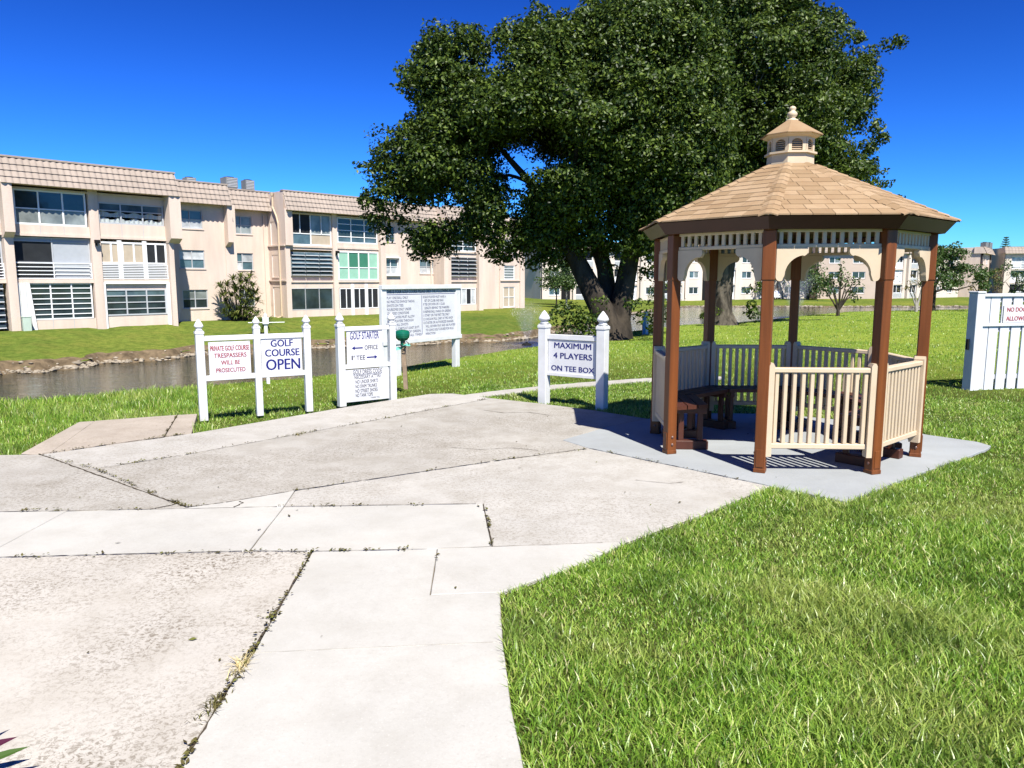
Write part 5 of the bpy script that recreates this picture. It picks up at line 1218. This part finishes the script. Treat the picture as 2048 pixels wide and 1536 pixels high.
small_tree('small_tree', 'loose green tree standing in front of the far balconies above the dog notice', (79, 119, -1.8), [([(0, 0, -.3), (.2, 0, 2), (.3, 0, 4.5)], .2, .06), ([(.2, 0, 1.6), (1.6, 0, 3.4)], .1, .03), ([(.1, 0, 1.4), (-1.4, 0, 3.2)], .1, .03)], lo, 'leaf_m', 'bark', 130, .34)
# Norfolk pine over the far roof
np_ = empty('pine_tree', (142.5, 220, -1.8), 0, 'tiered pine tree top showing above the far roof line', 'tree'); MB().tube([(0, 0, 0), (0, 0, 9), (.1, 0, 16)], [.35, .2, .04], 7).build('trunk', 'bark', np_)
lo = []
for i in range(11):
    z = 9.2 + i * .62; w = 2.3 * (1 - i / 12.5)
    for q in range(9):
        a = q / 9 * 6.283 + i
        for f in (.35, .65, .95): lo.append((math.cos(a) * w * f, math.sin(a) * w * f, z + f * .3, .24))
P, Nn = clump_points(lo, 130, .5, .6); V, T = leaf_arrays(P, Nn, .28, .8); npmesh('crown', V, T, 'leaf_m', np_)
# two young trees in front of the end wall
for (x, y, lab, bm_, sc) in ((5.45, 92.5, 'young tree with thin bare trunk left of its neighbour on the far lawn', 'bark', 1.0), (6.05, 84.0, 'young tree with white painted trunk on the far lawn beside the big tree', 'bark_w', 1.0)):
    lo = [(rng.normal() * .85, rng.normal() * .8, 2.2 + 2.9 * rng.random() + .0, .48 + .3 * rng.random()) for i in range(30)]
    lo = [(a * (1.25 - abs(c - 3.1) * .28), b_, c, r) for a, b_, c, r in lo]
    small_tree('young_tree', lab, (x, y, -1.45), [([(0, 0, -.2), (0, 0, 1.6), (.1, 0, 3.6)], .10 if bm_ == 'bark' else .13, .04)], lo, 'leaf_m', bm_, 260, .24, 'young trees on the far lawn')
# bushes in front of far blocks
def bush(label, x, y, z, w, h, leaf, n=14, per=90, lsz=.25, name='shrub'):
    lo = [(rng.uniform(-w, w), rng.uniform(-w, w) * .7, h * (.25 + .65 * rng.random()), .35 * max(w, h) * (.5 + .5 * rng.random())) for i in range(n)]
    return small_tree(name, label, (x, y, z), [([(0, 0, -.2), (.05, 0, h * .6)], .05 * h, .02)], lo, leaf, 'bark', per, lsz, None, 'shrub')
bush('dark leafy shrub against the far block left of the front gazebo post', 21.2, 112, -1.75, .8, 2.4, 'leaf_m')
bush('rounded green tree between the far block and the beige end wall', 52.5, 134, -1.75, 2.4, 6.5, 'leaf_m', 26, 34, .5, 'leafy_tree')
bush('low dark shrub beside the parked white car', 45.0, 136, -1.75, 1.1, 3.4, 'leaf_m', 12, 60, .32)
# palms behind the car
def frond_plant(name, label, base, heads, nf, L, w, leaf, droop, barkm='bark', cat='plant', rise=.8, leaflets=False):
    """heads: (x,y,z) tops of canes; each carries a rosette of strap leaves"""
    t = empty(name, base, 0, label, cat); b = MB(); V = []; T = []
    for hx, hy, hz in heads:
        b.tube([(hx * .35, hy * .35, -.1), (hx * .6, hy * .6, hz * .5), (hx, hy, hz)], [.035 + .01 * hz, .03, .022], 6)
        for i in range(nf):
            a = rng.random() * 6.283; el = rise * rng.random() - .15; l = L * (.7 + .5 * rng.random()); d = np.array([math.cos(a), math.sin(a), 0]); e = np.array([-d[1], d[0], 0]); o = len(V); pr = np.array([hx, hy, hz])
            for k in range(5):
                f = k / 4; q = pr + d * l * f * math.cos(el) + np.array([0, 0, l * f * (math.sin(el) + .35) - droop * l * f * f]); ww = w * (.35 + 1.3 * f * (1 - f) * 1.6) * (1 if k < 4 else .1)
                V += [q - e * ww, q + e * ww]
            for k in range(4): T += [(o + 2 * k, o + 2 * k + 1, o + 2 * k + 3), (o + 2 * k, o + 2 * k + 3, o + 2 * k + 2)]
    b.build('cane', barkm, t); npmesh('foliage', np.array(V), np.array(T), leaf, t); return t
frond_plant('palm_tree', 'feathery palm behind the parked car between two far blocks', (49.5, 138, -1.7), [(0, 0, 5.0), (-1.2, .3, 4.2)], 26, 2.4, .14, 'leaf_m', 1.0, cat='palm')
hd = [(-1.15, 0, 2.35), (-1.05, .1, 1.75), (.9, 0, 3.05), (.2, .2, 3.0), (-.3, .1, 2.85), (.6, .2, 2.7), (1.05, 0, 2.4), (1.2, .1, 1.9), (-.7, .1, 2.4), (-.2, .2, 2.3), (.4, 0, 2.2), (1.35, 0, 1.35), (.9, .1, 1.6), (-.9, .2, 1.3), (-.4, 0, 1.7), (.1, -.1, 1.5), (.6, -.1, 1.2), (-.6, -.1, .9), (.2, -.2, .8), (-1.0, 0, .55), (.9, -.1, .7), (0, -.3, .4), (-.5, -.3, .4), (.6, -.3, .4), (-.1, 0, 2.0), (.7, .1, 2.0), (-.8, 0, 1.9), (.3, 0, 2.6)]
frond_plant('dragon_tree', 'spiky clump of dragon trees with rosettes against the peach wall', (-18.75, 51.6, -1.2), hd, 60, .66, .036, 'leaf_dr', .55, cat='plant', rise=1.2)
bush('bright yellow green shrub at the foot of the peach wall beside the spiky clump', -17.75, 51.9, -1.2, .42, 1.1, 'leaf_l', 12, 420, .13)
frond_plant('sago_palm', 'dark green sago palm behind the middle post of the left sign', (-15.2, 46.4, -1.55), [(0, 0, .35)], 64, 1.25, .05, 'leaf_m', .75, cat='palm', rise=1.3)
# corner of a bed plant at the edge of the patio
rp = empty('bed_plant', (-1.875, 2.13, .0), 0, 'purple and green strap leaved plant poking over the rough slab edge', 'plant')
def strap(p0, p1, w, mat, up):
    p0, p1 = Vector(p0), Vector(p1); d = (p1 - p0); e = d.cross(Vector((0, -.6, 1))).normalized(); b = MB(); n = 7; vs = []
    for i in range(n):
        t = i / (n - 1); c = p0 + d * t + Vector((0, 0, up * math.sin(t * math.pi))); ww = w * (1 - t) ** .7 * (.55 + .9 * t)
        vs += [c - e * ww, c + Vector((0, 0, -.25 * ww)), c + e * ww]
    fs = [(3 * i + k, 3 * i + k + 1, 3 * i + 4 + k, 3 * i + 3 + k) for i in range(n - 1) for k in (0, 1)]
    b.add(vs, fs); return b.build('leaf', mat, rp)
for (p0, p1, w, mat, up) in (((-.02, 0, .02), (.29, .10, .15), .034, 'purple', .02), ((.02, -.04, .02), (.34, .08, .13), .03, 'gleaf', .02), ((.05, -.12, .02), (.34, -.06, .10), .03, 'gleaf', .03),
    ((-.02, .1, .02), (.125, .22, .22), .02, 'purple', .02), ((-.05, .05, .02), (.14, .13, .16), .025, 'gleaf', .02), ((-.05, -.05, .02), (-.22, .16, .24), .03, 'purple', .02), ((-.05, -.1, .02), (-.25, -.15, .2), .03, 'gleaf', .03), ((0, -.1, .02), (.15, -.3, .2), .03, 'purple', .03)):
    strap(p0, p1, w, mat, up)

# ------------------------------------------------------------------ fountains, cabinet, balcony furniture
def mist(name, dens):
    k = N(name); v = k.n('ShaderNodeVolumePrincipled'); v.inputs['Color'].default_value = (.95, .97, 1, 1); v.inputs['Anisotropy'].default_value = .3
    tc = k.n('ShaderNodeTexCoord').outputs['Object']; sp = k.n('ShaderNodeSeparateXYZ'); k.l(tc, sp.inputs[0])
    h = sp.outputs['Z']; r = k.math('SQRT', k.math('ADD', k.math('POWER', sp.outputs['X'], 2.0), k.math('POWER', sp.outputs['Y'], 2.0)))
    q = k.math('DIVIDE', r, k.math('ADD', k.math('MULTIPLY', h, .62), .12))
    edge = k.n('ShaderNodeMapRange'); edge.inputs[1].default_value = 1.0; edge.inputs[2].default_value = .35; k.l(q, edge.inputs[0])
    top = k.n('ShaderNodeMapRange'); top.inputs[1].default_value = 1.0; top.inputs[2].default_value = .25; k.l(h, top.inputs[0])
    n = k.noise(tc, 5, 3, .6); d = k.math('MULTIPLY', k.math('MULTIPLY', edge.outputs[0], top.outputs[0]), k.math('MULTIPLY', k.ramp(n, [(.3, (.25, .25, .25)), (.7, (1, 1, 1))]), dens))
    k.l(d, v.inputs['Density']); k.l(v.outputs[0], k.out.inputs['Volume']); return k.m
def fountain(label, x, y, w, h, lean, dens):
    f = empty('fountain', (x, y, WZ), 0, label, 'fountain', 'water jets in the pond')
    MB().lathe([(.30, -.15), (.34, .02), (.22, .10), (.07, .14), (.05, .22)], 14).build('float', 'dark', f)
    s = MB().ring([[(r * math.cos(a), r * math.sin(a), z) for a in [2 * math.pi * i / 20 for i in range(20)]] for r, z in ((.06, 0), (.62, .80), (.72, 1.0))]).build('spray', mist('water_mist', dens), f)
    s.scale = (w / .7, w / .7, h); s.location = (0, 0, .2)
    V = []; T = []
    for i in range(1400):
        t = rng.random() ** .7; a = rng.random() * 6.283; r = w * t * (.15 + .85 * rng.random() ** .6); z = .2 + h * (t - .35 * (t * r / w) ** 2); q = np.array([r * math.cos(a), r * math.sin(a), z]); u = rng.normal(size=(3, 3)) * (.012 if y < 60 else .02)
        o = len(V); V += list(q + u); T.append((o, o + 1, o + 2))
    d = npmesh('droplets', np.array(V), np.array(T), 'curtain', f); d['kind'] = 'stuff'
    R_ = MB(); 
    for rr in (.9, 1.5, 2.2):
        R_.ring([[(q * math.cos(a), q * math.sin(a), z) for a in [2 * math.pi * i / 40 for i in range(40)]] for q, z in ((rr, .004), (rr + .10, .03), (rr + .22, .004))], False, False)
    rp_ = R_.build('ripple', 'water', f, smooth=True); rp_['kind'] = 'stuff'
fountain('misty water jet in the near canal left of the maximum players sign', .95, 48.0, 1.3, 2.7, 0, .75)
fountain('fan shaped water jet in the far pond seen through the gazebo', 31.2, 83.0, 2.4, 4.8, 0, .55)
uc = empty('utility_cabinet', (-26.45, 40.95, -1.25), 47, 'pale green utility pedestal at the foot of the peach block', 'utility box')
MB().bbox(-.2, .2, -.14, .14, 0, .85, .02).build('housing', 'util', uc); MB().bbox(-.215, .215, -.155, .155, .85, .93, .02).build('lid', 'util', uc)
PB = Matrix.Translation((-27.01, 41.04, 0)) @ Matrix.Rotation(R(47), 4, 'Z')
ch = empty('balcony_chair', PB @ Vector((1.05, .9, S1 + .08)), 80, 'light framed chair on the middle balcony of the peach block', 'chair')
for x in (-.22, .22): MB().tube([(x, -.22, 0), (x, -.2, .42), (x, .2, .42), (x, .3, .9)], .018, 6).build('side_frame', 'cream', ch); MB().tube([(x, .22, 0), (x, .1, .42)], .018, 6).build('leg', 'cream', ch)
MB().bbox(-.22, .22, -.22, .22, .41, .45, .01).build('seat', 'blind', ch); MB().bbox(-.22, .22, .2, .24, .5, .9, .01).build('backrest', 'blind', ch)
tb = empty('balcony_table', PB @ Vector((1.75, .9, S1 + .08)), 47, 'small brown topped table beside the balcony chair', 'table')
MB().bbox(-.35, .35, -.3, .3, .70, .74, .01).build('tabletop', 'blind', tb)
for x in (-.3, .3):
    for y in (-.25, .25): MB().box(x - .02, x + .02, y - .02, y + .02, 0, .70).build('leg', 'cream', tb)
